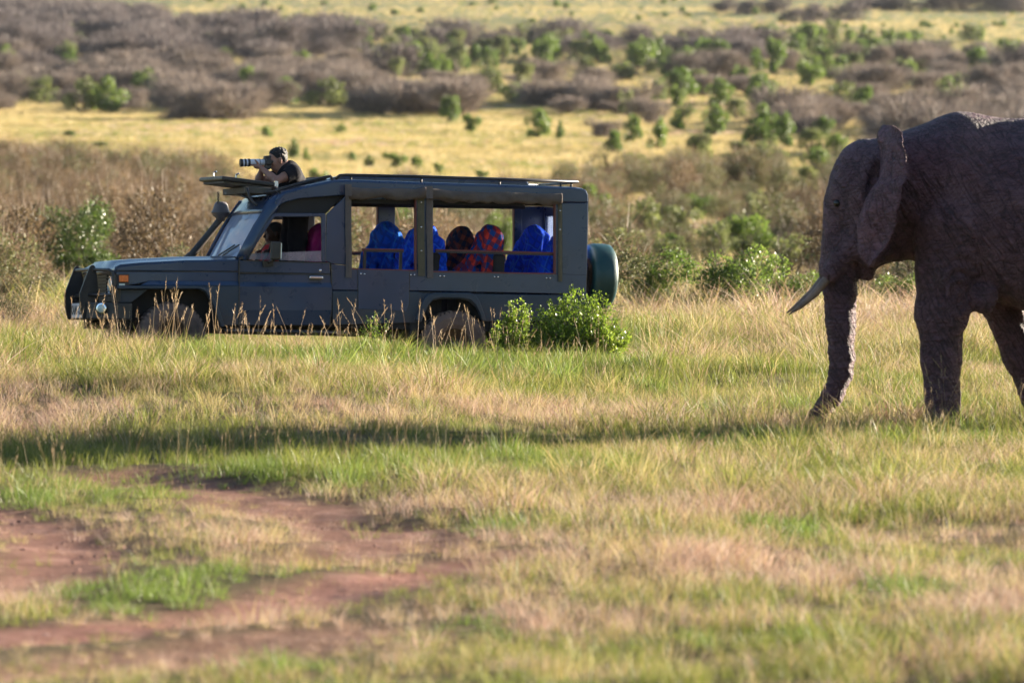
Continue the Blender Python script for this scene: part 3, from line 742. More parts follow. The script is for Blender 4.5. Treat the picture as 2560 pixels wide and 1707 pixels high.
def thick_keep(px, row, x, y):
    low = np.interp(px, [-400, 0, 120, 230, 400, 700, 1000, 1200, 1500, 1800, 2000, 2300, 2700], [285, 275, 268, 262, 300, 308, 297, 283, 287, 300, 345, 420, 470])
    top = np.interp(px, [-400, 0, 400, 700, 1000, 1500, 1900, 2000, 2700], [36, 40, 72, 96, 108, 116, 128, 162, 172])
    d = np.clip((low - row) / 14 + 0.5, 0, 1) * np.clip((row - top) / 8 + 0.5, 0, 1)
    n = vnoise(x, y, 38, 81) * 0.6 + vnoise(x, y, 12, 82) * 0.4
    open_ = np.interp(row, [60, 130, 200, 300, 420], [0.95, 0.62, 0.80, 0.85, 0.45])
    return d * np.clip(open_ + (n - 0.5) * 1.5, 0.03, 1)
def clear_far(px, row, y):
    k = np.ones(px.shape)
    for a, b, h, w in GREENPX: k = np.where((np.abs(px - a) < 0.5 * w + 12) & (row > b - 4) & (row < b + 3.0 * F_PX / y), 0.06, k)
    return k
x, y, z, px, row, rng = fill(73, 430, 1420, 13500, lambda *a: thick_keep(*a) * clear_far(a[0], a[1], a[3]))
gp, gs, gi = [], [], []; c = 0
for i in range(len(x)):
    h = (1.5 + 3.2 * rng.uniform() ** 1.4) * (1.15 if y[i] > 950 else 1.0); w = h * rng.uniform(1.5, 2.4)
    far = y[i] > 900
    if c < 290 and -40 < px[i] < 2600:
        c += 1
        put_bush('grey_thorn_bush', GREYS[rng.integers(0, 5)], (x[i], y[i], z[i]), h * 0.9, w, tall(h, 2.0, 3.2) + ' bare grey thorn bush at the thicket edge ' + far_zone(px[i]), 'grey thorn bushes ' + far_zone(px[i]))
    else:
        gp.append((x[i], y[i], z[i])); gs.append((w / 1.44, w / 1.44, h)); gi.append(rng.integers(5, 9) if far or rng.uniform() < 0.15 else rng.integers(0, 5))
THICK_SRC = mass_source('thicket_plant', GREYS + MAUVES)
scatter('shrubbery', THICK_SRC, gp, rng.uniform(0, 6.28, len(gp)), np.array(gs), gi, 'dense grey-mauve thicket covering the rising slope', 'thicket')
# ------------------------------------------------------------------ safari vehicle
CAR_Z = -0.15
CARM = Matrix.Translation((CAR_X, CAR_Y, CAR_Z)) @ Euler((CAR_ROLL, -CAR_PITCH, math.pi + CAR_YAW)).to_matrix().to_4x4()
_CI = CARM.inverted(); _co = _CI @ Vector((0, 0, CAM_H)); _c3 = _CI.to_3x3()
YS = 0.80
def C(px, py, y=YS):
    """vehicle coordinates (forward, sideways, up) of a photograph point lying y to the side of the vehicle's centre line"""
    d = _c3 @ ray(px, py); k = (y - _co.y) / d.y
    p = _co + d * k
    return Vector((p.x, y, p.z))
def S(px, py, y=YS):
    p = C(px, py, y); return (p.x, p.z)
def SS(L, y=YS): return [S(a, b, y) for a, b in L]
M_PAINT = plain('dark teal paint', (0.016, 0.040, 0.098), 0.30, 0.0, 0.25, 3.0, dust=0.10, dust_col=(0.12, 0.10, 0.10), Coat_Weight=0.5, Coat_Roughness=0.08)
def muddy(name, col):
    t = NT(name); v = t.coord('Object'); sp_ = t.n('SeparateXYZ'); t.put(sp_, 0, v)
    n2 = t.noise(v, 3.2, 9, 0.68); n3 = t.noise(v, 26, 6, 0.7)
    up_ = t.n('MapRange'); t.put(up_, 'Value', sp_.outputs[2]); t.put(up_, 'From Min', 0.62); t.put(up_, 'From Max', 1.0); t.put(up_, 'To Min', 1.0); t.put(up_, 'To Max', 0.15)
    f = t.math('MULTIPLY', t.ramp(t.math('ADD', t.math('MULTIPLY', n2, 0.7), t.math('MULTIPLY', n3, 0.3)), [(0.38, 0.0), (0.62, 1.0)]), up_.outputs[0])
    c = t.mix(t.math('MULTIPLY', f, 0.75), t.mix(1.0, col, t.ramp(n2, [(0.3, 0.8), (0.7, 1.15)]), 'MULTIPLY'), (0.085, 0.060, 0.048))
    return t.surf(t.bsdf(c, t.math('ADD', t.math('MULTIPLY', f, 0.45), 0.36)))
M_PAINT2 = muddy('mud-splashed lower paint', (0.017, 0.038, 0.072))
M_SPARE = plain('green vinyl cover', (0.008, 0.050, 0.054), 0.45, 0.0, 0.3, 5.0, bump=0.15)
M_BLACK = plain('black plastic', (0.014, 0.014, 0.017), 0.5, 0.0, 0.3, 8.0, dust=0.35)
M_STEEL = plain('black painted steel', (0.018, 0.018, 0.024), 0.38, 0.2, 0.3, 8.0, dust=0.25)
M_RUBBER = plain('dusty tyre rubber', (0.075, 0.055, 0.052), 0.85, 0.0, 0.35, 14.0, bump=0.4, dust=0.8, dust_col=(0.22, 0.15, 0.13))
M_RIM = plain('dull steel rim', (0.07, 0.06, 0.06), 0.5, 0.5, 0.3, 12.0, dust=0.6)
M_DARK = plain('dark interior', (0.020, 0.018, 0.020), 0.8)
M_LINER = plain('grey interior trim', (0.075, 0.080, 0.10), 0.75, dust=0.3)
M_CANVAS = plain('brown canvas', (0.115, 0.088, 0.075), 0.9, 0.0, 0.35, 9.0, bump=0.5)
M_STRAP = plain('grey-brown canvas strap', (0.13, 0.105, 0.10), 0.9, 0.0, 0.3, 12.0, bump=0.4)
M_OLIVE_STRIP = plain('olive strip', (0.10, 0.085, 0.05), 0.7, 0.0, 0.3, 12.0)
M_MAROON = plain('maroon vinyl', (0.16, 0.035, 0.035), 0.55, 0.0, 0.3, 12.0)
M_CHROME = plain('worn chrome', (0.75, 0.76, 0.80), 0.18, 1.0, 0.1, 10.0)
M_ORANGE = plain('orange lens', (0.85, 0.16, 0.01), 0.25, 0.0, 0.2, 30.0, Coat_Weight=0.5)
M_LENSW = plain('lamp glass', (0.62, 0.66, 0.60), 0.2, 0.0, 0.2, 30.0, Coat_Weight=0.6)
M_PLATE = plain('number plate white', (0.62, 0.60, 0.66), 0.5, 0.0, 0.15, 30.0, dust=0.3)
M_INK = plain('black lettering', (0.02, 0.02, 0.025), 0.6)
M_BEIGE = plain('weathered board', (0.10, 0.085, 0.07), 0.75, 0.0, 0.4, 8.0, bump=0.3)
M_RUST = plain('rusty steel', (0.13, 0.065, 0.04), 0.85, 0.0, 0.4, 14.0, bump=0.4)
def glass_mat(name, tint, dust_sheen, rough=0.03):
    t = NT(name); v = t.coord('Object')
    fr = t.n('LayerWeight'); t.put(fr, 'Blend', 0.35)
    tr = t.n('BsdfTransparent'); t.put(tr, 'Color', tint)
    gl = t.n('BsdfGlossy'); t.put(gl, 'Roughness', rough); t.put(gl, 'Color', (0.9, 0.92, 1.0))
    df = t.n('BsdfDiffuse'); t.put(df, 'Color', (0.50, 0.56, 0.74))  # bluish dust film that also paints the sky's reflection onto the glass
    a = t.mixsh(t.math('ADD', t.math('MULTIPLY', fr.outputs['Fresnel'], 1.0), 0.06), tr.outputs[0], gl.outputs[0])
    n = t.math('MULTIPLY', t.ramp(t.noise(v, 3.0, 6, 0.6), [(0.25, 0.75), (0.75, 1.1)]), dust_sheen)
    return t.surf(t.mixsh(n, a, df.outputs[0]))
M_WIND = glass_mat('dusty windscreen with painted sheen', (0.70, 0.76, 0.82), 0.50, 0.06)
M_PANE = glass_mat('window pane', (0.82, 0.86, 0.86), 0.22)

car = tag(link('safari_vehicle', None), 'dark teal open-sided safari vehicle parked in the tall grass', 'vehicle')
car.matrix_world = CARM
def both(fn):
    for s in (1, -1): fn(s)
def sidep(name, pts, mat, y0=YS - 0.035, y1=YS, bevel=0.006, parent=car, smooth=False):
    """a panel on either flank of the vehicle"""
    out = []
    for s in (1, -1):
        out.append(MB().prism(pts, s * y0, s * y1).build(name, mat, parent, smooth, bevel))
    return out
xF = S(288, 700)[0]; xR = S(1467, 690)[0]
# --- rear body
low = SS([(830, 727), (1040, 729), (1058, 733), (1180, 735), (1190, 735), (1466, 738), (1466, 803), (1214, 803), (1201, 788), (1190, 768), (1171, 752), (1150, 748), (1100, 748), (1079, 752), (1066, 768), (1056, 790), (1050, 806), (832, 812)])
sidep('lower_side_panel', low, M_PAINT2, YS - 0.03, YS + 0.004)
up = SS([(829, 660), (866, 664), (876, 671), (1040, 675), (1200, 679), (1390, 684), (1467, 687), (1466, 735.5), (1040, 726.5), (830, 724.5)])
sidep('upper_side_panel', up, M_PAINT, YS - 0.035, YS)
sidep('loading_hatch', SS([(895, 673.5), (1022, 677.5), (1022, 760), (1014, 778), (896, 772)]), M_PAINT, YS + 0.0045, YS + 0.010, 0.004)
for s in (1, -1):
    m = MB()
    for a in ((893.2, 672, 894.4, 776), (1023, 678, 1024.2, 764)): m.prism([S(a[0], a[1]), S(a[2], a[1]), S(a[2], a[3]), S(a[0], a[3])], s * (YS + 0.002), s * (YS + 0.0045))
    m.build('hatch_gap', M_BLACK, car)
sidep('front_body_panel', SS([(817, 536), (862, 492), (879, 489), (879, 672), (866, 663), (829, 659), (815, 652)]), M_PAINT, YS - 0.03, YS - 0.002)
sidep('middle_pillar', SS([(1040, 494), (1083, 495), (1083, 679), (1040, 676)]), M_PAINT, YS - 0.06, YS - 0.004)
sidep('rear_pillar', SS([(1388, 498), (1407, 498), (1407, 686), (1388, 685)]), M_PAINT, YS - 0.06, YS - 0.004)
sidep('quarter_panel', SS([(1405, 508), (1470, 508), (1467.5, 689), (1405, 686)]), M_PAINT, YS - 0.03, YS + 0.003)
sidep('roof_side_band', SS([(690, 516), (688, 506), (700, 493), (712, 483), (767, 468), (834, 454), (880, 453), (1050, 459), (1240, 465), (1455, 471.5), (1466, 476), (1471, 488), (1471, 506.5), (1405, 505), (879, 498), (866, 488), (748, 497), (718, 505)]), M_PAINT, YS - 0.05, YS, 0.012)
sidep('painted_cab_side_shade', SS([(684, 534), (690, 516), (716, 504), (748, 496), (866, 486), (817, 535)]), M_DARK, YS - 0.09, YS - 0.06)  # dark inset panel painted in place of the shaded opening above the door
sidep('maroon_window_trim', SS([(879, 670.5), (1040, 674.5), (1040, 678), (879, 674)]), M_MAROON, YS - 0.045, YS + 0.005, 0.002)
sidep('maroon_window_trim', SS([(1082, 677.5), (1390, 682.5), (1390, 686), (1082, 681)]), M_MAROON, YS - 0.045, YS + 0.005, 0.002)
sidep('maroon_window_trim', SS([(1038, 498), (1041.5, 498), (1041.5, 675), (1038, 675)]), M_MAROON, YS - 0.055, YS + 0.001, 0.002)
sidep('maroon_window_trim', SS([(1386, 500), (1389.5, 500), (1389.5, 683), (1386, 683)]), M_MAROON, YS - 0.055, YS + 0.001, 0.002)
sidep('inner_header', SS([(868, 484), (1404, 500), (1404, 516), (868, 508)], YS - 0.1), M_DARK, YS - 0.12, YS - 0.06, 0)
sidep('wheel_arch_flare', SS([(1035, 800), (1047, 770), (1058, 744), (1070, 735), (1089, 731), (1174, 732), (1186, 738), (1196, 752), (1208, 785), (1213, 803), (1203, 803), (1196, 782), (1186, 762), (1172, 750), (1150, 746), (1100, 745), (1080, 750), (1068, 764), (1058, 786), (1050, 806)]), M_PAINT2, YS - 0.02, YS + 0.055, 0.012)
# --- front wings, bonnet
sidep('front_wing', SS([(291, 680), (597, 681.5), (597, 704), (372, 703), (338, 711), (291, 714)]), M_PAINT, YS - 0.03, YS, 0.006)
sidep('bonnet_side', SS([(291, 671), (300, 666), (350, 660.5), (465, 653.5), (540, 651), (598, 649), (597, 678.5), (291, 677)]), M_PAINT, YS - 0.03, YS - 0.003, 0.010)
for s in (1, -1):   # slanted shoulder that catches the sky
    MB().grid([[(*S(372, 703)[:1], s * YS, S(372, 703)[1]), (S(597, 704)[0], s * YS, S(597, 704)[1])],
               [(S(350, 713)[0], s * (YS + 0.035), S(350, 713)[1]), (S(597, 714)[0], s * (YS + 0.03), S(597, 714)[1])]]).build('wing_shoulder', M_PAINT, car, False, 0, 0.01)
sidep('wing_rear', SS([(350, 714), (597, 714), (595, 812), (556, 814), (541, 772), (532, 752), (516, 729), (498, 719.5), (291, 719.5), (291, 715), (338, 714)]), M_PAINT2, YS - 0.01, YS + 0.03, 0.008)
sidep('wheel_arch_flare', SS([(291, 714), (498, 714), (517, 722), (528, 736), (543, 768), (559, 816), (550, 818), (534, 772), (521, 745), (511, 729), (495, 722.5), (291, 722.5)]), M_PAINT2, YS - 0.03, YS + 0.065, 0.010)
sidep('bumper_stay', SS([(293, 724), (372, 724), (346, 745), (330, 756), (293, 756)]), M_PAINT2, YS - 0.10, YS - 0.05)
st = [(287, 668, 0.0), (300, 661, .0), (350, 656.5, 0), (465, 650.5, 0), (540, 649.5, 0), (600, 648, 0)]
rows = []
for i, (px, py, _) in enumerate(st):
    x, z = S(px, py, YS - 0.03)
    cr = 0.035 if i else -0.03
    rows.append([(x, y, z + cr * (1 - (y / 0.77) ** 4) + (0.012 if 0.15 < abs(y) < 0.5 and i else 0)) for y in (-0.79, -0.77, -0.72, -0.52, -0.48, -0.2, 0, 0.2, 0.48, 0.52, 0.72, 0.77, 0.79)])
x0, z0 = rows[0][0][0], rows[0][0][2]
rows.insert(0, [(x0 + 0.012, p[1], z0 - 0.07) for p in rows[0]])
MB().grid(rows).build('bonnet', M_PAINT, car, True, 0, 0.02, -1)
cow = [[(S(598, 647)[0], y, S(598, 647)[1] + 0.02) for y in (-0.79, 0, 0.79)], [(S(608, 640)[0], y, S(608, 640)[1] + 0.0) for y in (-0.79, 0, 0.79)]]
MB().grid(cow).build('cowl', M_BLACK, car, False, 0, 0.03, -1)
# --- engine bay, floor, chassis (dark underside)
zb = S(400, 812)[1]
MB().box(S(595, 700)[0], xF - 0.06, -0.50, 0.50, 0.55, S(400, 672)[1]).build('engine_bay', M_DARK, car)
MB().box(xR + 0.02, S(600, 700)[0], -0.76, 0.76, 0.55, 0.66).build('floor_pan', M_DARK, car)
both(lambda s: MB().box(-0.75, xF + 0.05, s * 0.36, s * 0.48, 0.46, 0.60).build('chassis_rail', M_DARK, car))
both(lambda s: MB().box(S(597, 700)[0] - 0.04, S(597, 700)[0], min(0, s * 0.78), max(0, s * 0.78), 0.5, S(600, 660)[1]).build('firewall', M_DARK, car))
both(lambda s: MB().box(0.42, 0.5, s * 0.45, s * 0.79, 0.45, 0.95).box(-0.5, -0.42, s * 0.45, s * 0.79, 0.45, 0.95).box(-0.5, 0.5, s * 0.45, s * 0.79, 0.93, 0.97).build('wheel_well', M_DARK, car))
both(lambda s: MB().tube([(S(560, 826)[0], s * 0.83, S(560, 826)[1]), (S(868, 833)[0], s * 0.83, S(868, 833)[1])], 0.026).build('side_step', M_STEEL, car, True))
# --- doors
def door(s):
    f = lambda px, py, y: (S(px, py)[0], s * y, S(px, py)[1])
    rows = [[f(598, 686, YS), f(826, 688, YS)], [f(598, 705, YS), f(827, 707, YS)], [f(598, 716, YS + 0.03), f(828, 718, YS + 0.03)], [f(597, 775, YS + 0.026), f(827, 775, YS + 0.026)], [f(598, 812, YS + 0.005), f(822, 812, YS + 0.005)]]
    rows = [[tuple(Vector(r[0]).lerp(Vector(r[1]), t)) for t in (0, 0.01, 0.25, 0.5, 0.75, 0.99, 1)] for r in rows]
    d = MB().grid(rows).build('door', M_PAINT, car, False, 0, 0.03, -1 if s > 0 else 1)
    MB().prism(SS([(600, 651), (824, 658), (826, 684), (598.5, 681)]), s * (YS - 0.03), s * YS).build('door_upper_panel', M_PAINT, d, False, 0.006)
    fr = SS([(607, 649), (681, 537), (690, 533), (811, 533), (815.5, 538), (815, 655), (806, 654.5), (804, 545), (801, 542), (690, 542), (686, 544), (626, 634), (618, 650)])
    MB().prism(fr, s * (YS - 0.04), s * (YS - 0.006)).build('window_frame', M_PAINT, d, False, 0.006)
    MB().prism(SS([(622, 648), (622, 634), (805, 627), (805, 654)]), s * (YS - 0.026), s * (YS - 0.020)).build('window_pane', M_PANE, d)
    MB().prism(SS([(608, 651), (824, 656), (824, 659), (608, 653)]), s * (YS - 0.03), s * (YS + 0.003)).build('window_seal', M_BLACK, d)
    MB().prism(SS([(772, 690), (805, 690.5), (806, 697), (771, 696.5)]), s * (YS + 0.012), s * (YS + 0.04)).build('handle', M_CHROME, d, False, 0.006)
    MB().prism(SS([(768, 689), (808, 690), (803, 702), (775, 702)]), s * (YS + 0.001), s * (YS + 0.006)).build('handle_recess', M_BLACK, d)
    x, z = S(800, 676); MB().lathe([(0.014, 0), (0.014, 0.012), (0.006, 0.016)], Matrix.Translation((x, s * YS, z)) @ Euler((-s * math.pi / 2, 0, 0)).to_matrix().to_4x4(), 12).build('lock', M_CHROME, d)
    MB().box(S(600, 700)[0] - 0.01, S(824, 700)[0] + 0.01, s * (YS - 0.07) if s > 0 else s * (YS - 0.035), s * (YS - 0.035) if s > 0 else s * (YS - 0.07), S(700, 810)[1], S(700, 660)[1]).build('inner_panel', M_DARK, d)
both(door)
both(lambda s: MB().prism(SS([(596, 650), (598.2, 650), (596.5, 812), (594, 812)]), s * (YS - 0.03), s * (YS + 0.0335)).build('door_gap', M_BLACK, car))
both(lambda s: MB().prism(SS([(826.5, 658), (829, 660), (830, 720), (829, 775), (826, 812), (823, 812), (828, 775), (828.5, 720)]), s * (YS - 0.03), s * (YS + 0.006)).build('door_gap', M_BLACK, car))
both(lambda s: MB().prism(SS([(291, 677), (598, 678.8), (825, 684.2), (825, 688), (598, 684), (291, 680)]), s * (YS - 0.035), s * (YS - 0.012)).build('waist_gap', M_BLACK, car))
# --- wing mirrors
def mirror(s):
    m = MB().tube([(S(668, 660)[0], s * (YS - 0.01), S(668, 660)[1]), (S(668, 655)[0], s * (YS + 0.09), S(668, 655)[1]), (S(685, 646)[0], s * (YS + 0.13), S(685, 646)[1])], 0.016)
    m.prism(SS([(654, 652), (680, 653), (681, 666), (656, 667)]), s * (YS + 0.002), s * (YS + 0.06))
    o = m.build('wing_mirror', M_BLACK, car, False, 0.004)
    c = C(689, 627, YS + 0.14)
    b = MB().box(-0.055, 0.055, -0.085, 0.085, -0.10, 0.10).build('mirror_housing', M_BLACK, o, False, 0.02, seg=3)
    b.location = (c.x, s * c.y, c.z); b.rotation_euler = (0, 0, s * RAD(-12))
    g = MB().box(-0.062, -0.056, -0.07, 0.07, -0.085, 0.085).build('mirror_glass', M_CHROME, o)
    g.location = b.location; g.rotation_euler = b.rotation_euler
both(mirror)
# --- windscreen, pillars, header
pil = SS([(602, 649), (622, 610), (646, 566), (671, 527), (692, 498)])
both(lambda s: MB().grid([[(x + 0.035, s * (YS - 0.075), z + 0.012), (x - 0.01, s * (YS - 0.045), z + 0.02), (x - 0.045, s * (YS - 0.005), z - 0.005), (x - 0.075, s * (YS - 0.03), z - 0.02)] for x, z in pil]).build('windscreen_pillar', M_PAINT, car, True, 0, 0.02))
gl = SS([(604, 640), (622, 607), (646, 563), (666, 531)])
MB().grid([[(x + 0.05 - 0.05 * (y / 0.7) ** 2, y, z) for y in np.linspace(-0.725, 0.725, 9)] for x, z in gl]).build('windscreen', M_WIND, car, True)
hd = SS([(664, 534), (671, 524), (684, 507), (698, 492)])
MB().grid([[(x + 0.055 - 0.05 * (y / 0.7) ** 2, y, z + 0.01) for y in np.linspace(-0.75, 0.75, 9)] for x, z in hd]).build('windscreen_header', M_PAINT, car, True, 0, 0.02)
both(lambda s: MB().tube([(S(604, 643)[0] + 0.07, s * 0.1 + 0.05, S(604, 643)[1] + 0.01), (S(612, 632)[0] + 0.08, s * 0.1 + 0.30, S(612, 632)[1] + 0.02)], 0.007, 5).tube([(S(606, 640)[0] + 0.07, s * 0.1 + 0.12, S(606, 640)[1] + 0.02), (S(622, 612)[0] + 0.065, s * 0.1 + 0.52, S(622, 612)[1])], 0.009, 5).build('wiper', M_BLACK, car))
# --- roof, with the front hatch open
edge = [(690, 499), (700, 490), (712, 481), (740, 473.5), (767, 467), (800, 460), (834, 452.5), (880, 451.5), (1050, 457.5), (1240, 463.5), (1440, 470), (1460, 474), (1470, 486)]
ys = [-0.795, -0.785, -0.74, -0.45, 0.0, 0.45, 0.74, 0.785, 0.795]
cr = [-0.025, 0.0, 0.012, 0.02, 0.024, 0.02, 0.012, 0.0, -0.025]
rr = [[(S(px, py, YS)[0], y, S(px, py, YS)[1] + c) for y, c in zip(ys, cr)] for px, py in edge]
MB().grid(rr, lambda i, j: 2 <= i <= 5 and 3 <= j <= 4).build('roof', M_PAINT, car, True, 0, 0.022, -1)
def hatch_rim():
    m = MB(); L = [Vector(rr[i][j]) + Vector((0, 0, 0.02)) for i, j in ((2, 3), (6, 3), (6, 5), (2, 5), (2, 3))]
    m.tube(L, 0.018, 6); return m.build('hatch_rim', M_BLACK, car)
hatch_rim()
hz = lambda px, py: S(px, py, 0.58)
MB().prism([hz(796, 459), hz(832, 444), hz(850, 440), hz(1318, 452), hz(1327, 468), hz(1240, 474), hz(1050, 468), hz(860, 462)], -0.58, 0.58).build('roof_hatch_cover', M_PAINT, car, False, 0.015)
def rail(s):
    y = 0.70 * s
    f = lambda px, py: (S(px, py, 0.70)[0], y, S(px, py, 0.70)[1])
    m = MB().tube([f(694, 480), f(700, 473), f(760, 457), f(815, 443), f(826, 441), f(830, 446), f(832, 458)], 0.017)
    m.tube([f(838, 448), f(850, 439), f(866, 438), f(1050, 442), f(1240, 448), f(1444, 455)], 0.018)
    for px, a, b in ((700, 475, 490), (877, 438, 455), (1053, 443, 461), (1249, 449, 467), (1402, 454, 470), (1428, 455, 471)): m.tube([f(px, a), f(px, b)], 0.013, 6)
    m.build('roof_rail', M_STEEL, car, True)
both(rail)
MB().tube([C(1444, 455, 0.70), (C(1444, 455, 0.70).x, -0.70, C(1444, 455, 0.70).z)], 0.016).build('rear_cross_rail', M_STEEL, car, True)
# open hatch lid lying forward over the cab, its beam and struts
a = C(556, 440, 0.43); b = C(692, 457, 0.43); c = C(498, 444, -0.43)
ux = (a - b).normalized(); uy = (a - c).normalized(); un = ux.cross(uy).normalized()
if un.z < 0: un = -un
def slab(p0, e1, e2, n, t): return [p0, p0 + e1, p0 + e1 + e2, p0 + e2, p0 - n * t, p0 + e1 - n * t, p0 + e1 + e2 - n * t, p0 + e2 - n * t]
_bf = [(0, 1, 2, 3), (4, 7, 6, 5), (0, 4, 5, 1), (1, 5, 6, 2), (2, 6, 7, 3), (3, 7, 4, 0)]
lid = MB().add(slab(a, b - a, c - a, un, 0.045), _bf).build('open_hatch_lid', M_STEEL, car, False, 0.012)
MB().add(slab(a - un * 0.047 + (b - a) * 0.06 + (c - a) * 0.06, (b - a) * 0.88, (c - a) * 0.88, un, 0.03), _bf).build('lid_lining', M_BEIGE, lid, False, 0.006)
for px, py in ((534, 440), (590, 445)):
    p = C(px, py, -0.1 if px < 550 else 0.2)
    MB().tube([p, p + Vector((0, 0, 0.035)), p + Vector((-0.03, 0.02, 0.05))], 0.009, 6).build('lid_catch', M_CHROME, lid)
p = C(690, 462, 0.43); MB().box(p.x - 0.02, p.x + 0.02, p.y - 0.02, p.y + 0.02, p.z - 0.03, p.z + 0.04).build('hinge', M_CHROME, lid)
b0 = C(618, 467, 0.50); b1 = C(618, 483, 0.50)
MB().box(b0.x - 0.28, b0.x + 0.02, -0.52, 0.50, b1.z, b0.z).build('hatch_beam', M_BEIGE, car, False, 0.008)
m = MB()
for q in ([C(564, 484, -0.40), C(600, 488, 0.0), C(624, 495, 0.45)], [C(629, 475, 0.45), C(655, 480, 0.45), C(678, 489, 0.45)], [C(618, 470, 0.52), C(622, 490, 0.52), C(632, 504, 0.60), C(642, 514, 0.66)], [C(690, 468, 0.48), C(692, 480, 0.55), C(696, 492, 0.62)], [C(614, 484, 0.3), C(634, 486, 0.4), C(690, 478, 0.6)]):
    m.tube(q, 0.015, 6)
m.build('hatch_strut', M_STEEL, car, True)
m = MB(); p0 = C(546, 482, -0.5)
for i in range(7):
    z = p0.z - 0.018 * i
    m.lathe([(0.011 + 0.005 * math.cos(t), 0.006 * math.sin(t)) for t in np.linspace(0, 2 * math.pi, 7)[:-1]], Matrix.Translation((p0.x, p0.y, z)) @ Euler((math.pi / 2, 0, (i % 2) * math.pi / 2)).to_matrix().to_4x4(), 8, True)
m.build('chain', M_STEEL, car)
# --- snorkel on the far wing
yk = -0.80
sn = MB().tube([C(455, 665, -0.76), C(465, 648, -0.78), C(482, 634, yk), C(515, 594, yk), C(545, 556, yk), C(553, 544, yk)], [0.04, 0.042, 0.042, 0.04, 0.04, 0.045], 10).build('snorkel', M_BLACK, car, True)
cz = C(552, 533, yk)
MB().lathe([(0.02, 0.13), (0.055, 0.125), (0.075, 0.10), (0.092, 0.035), (0.108, 0.012), (0.112, 0.0), (0.098, -0.008), (0.09, -0.035), (0.06, -0.05), (0.045, -0.09), (0.0, -0.09)], Matrix.Translation(cz), 20).build('snorkel_head', plain('grey plastic', (0.10, 0.09, 0.10), 0.45, 0.0, 0.2, 8.0, dust=0.4), sn, True)
# --- front end: grille, lamps, bumper, bull bar
zt = S(290, 682)[1]; zl = S(290, 755)[1]
MB().box(xF - 0.07, xF - 0.02, -0.78, 0.78, zl, zt).build('grille_panel', M_BLACK, car, False, 0.01)
for i in range(6): MB().box(xF - 0.018, xF + 0.0, -0.36, 0.36, zl + 0.10 + 0.036 * i, zl + 0.118 + 0.036 * i).build('grille_bar', M_STEEL, car)
def headlamp(s):
    M = Matrix.Translation((xF - 0.02, s * 0.53, zt - 0.13)) @ Euler((0, math.pi / 2, 0)).to_matrix().to_4x4()
    h = MB().lathe([(0.10, 0.0), (0.10, 0.02), (0.088, 0.022), (0.088, 0.0)], M, 24).build('headlight', M_CHROME, car, True)
    MB().lathe([(0.086, 0.005), (0.07, 0.022), (0.04, 0.032), (0.0, 0.036)], M, 24).build('headlight_glass', M_LENSW, h, True)
both(headlamp)
def indicator(s):
    o = MB().prism(SS([(295, 685), (323, 685), (323, 716), (295, 716)]), s * (YS - 0.02), s * (YS + 0.006)).box(xF - 0.04, xF + 0.006, s * 0.66 if s > 0 else s * 0.80, s * 0.80 if s > 0 else s * 0.66, S(295, 716)[1], S(295, 685)[1]).build('indicator_lamp', M_BLACK, car, False, 0.004)
    MB().prism(SS([(297, 688), (320, 688), (320, 705), (297, 705)]), s * (YS + 0.002), s * (YS + 0.020)).build('orange_lens', M_ORANGE, o, False, 0.005)
    MB().prism(SS([(297, 709), (312, 709), (312, 714), (297, 714)]), s * (YS + 0.002), s * (YS + 0.014)).build('clear_lens', M_LENSW, o, False, 0.003)
both(indicator)
xB = C(235, 777, 0.80).x
zb0, zb1 = S(262, 798)[1], S(262, 756)[1]
def plan(pts, z0, z1):
    n = len(pts); V = [(x, y, z0) for x, y in pts] + [(x, y, z1) for x, y in pts]
    return MB().add(V, [tuple(range(n)), tuple(range(2 * n - 1, n - 1, -1))] + [(i, (i + 1) % n, n + (i + 1) % n, n + i) for i in range(n)])
xE = C(331, 770, 0.84).x
plan([(xB, 0.5), (xB - 0.10, 0.66), (xB - 0.22, 0.80), (xE, 0.84), (xE, 0.70), (xB - 0.22, 0.55), (xB - 0.22, -0.55), (xE, -0.70), (xE, -0.84), (xB - 0.22, -0.80), (xB - 0.10, -0.66), (xB, -0.5)], zb0, zb1).build('front_bumper', M_BLACK, car, False, 0.015)
def fog(s):
    c = (xB - 0.115, s * 0.70, S(262, 771)[1])
    M = Matrix.Translation(c) @ Euler((0, math.pi / 2, s * RAD(52)), 'XYZ').to_matrix().to_4x4()
    f = MB().lathe([(0.062, 0.0), (0.062, 0.03), (0.054, 0.032)], M, 20).build('fog_lamp', M_CHROME, car, True)
    MB().lathe([(0.056, 0.026), (0.03, 0.04), (0.0, 0.044)], M, 20).build('fog_lens', M_LENSW, f, True)
both(fog)
np_ = MB().box(xB + 0.004, xB + 0.012, -0.26, 0.26, zb0 + 0.015, zb0 + 0.175).build('number_plate', M_PLATE, car, False, 0.003)
tc = bpy.data.curves.new('plate_lettering', 'FONT'); tc.body = 'KAN 622'; tc.size = 0.135; tc.align_x = 'CENTER'; tc.align_y = 'CENTER'; tc.extrude = 0.001; tc.materials.append(M_INK); tc.space_character = 1.08; tc.offset = 0.004
_to = bpy.data.objects.new('plate_text', tc); COL.objects.link(_to); bpy.context.view_layer.update()
_tm = bpy.data.meshes.new_from_object(_to.evaluated_get(bpy.context.evaluated_depsgraph_get())); bpy.data.objects.remove(_to)
_tm.materials.clear(); _tm.materials.append(M_INK)
to = link('plate_lettering', _tm, np_, (xB + 0.014, 0.0, zb0 + 0.095), (math.pi / 2, 0, math.pi / 2))
up_ = [S(px, py, 0.38) for px, py in [(224, 667), (228, 663), (234, 663), (238, 668), (242, 690), (246, 735), (248, 760), (222, 800), (207, 797), (199, 762), (199, 733), (214, 692)]]
bb = MB().prism(up_, 0.365, 0.395).prism(up_, -0.395, -0.365)
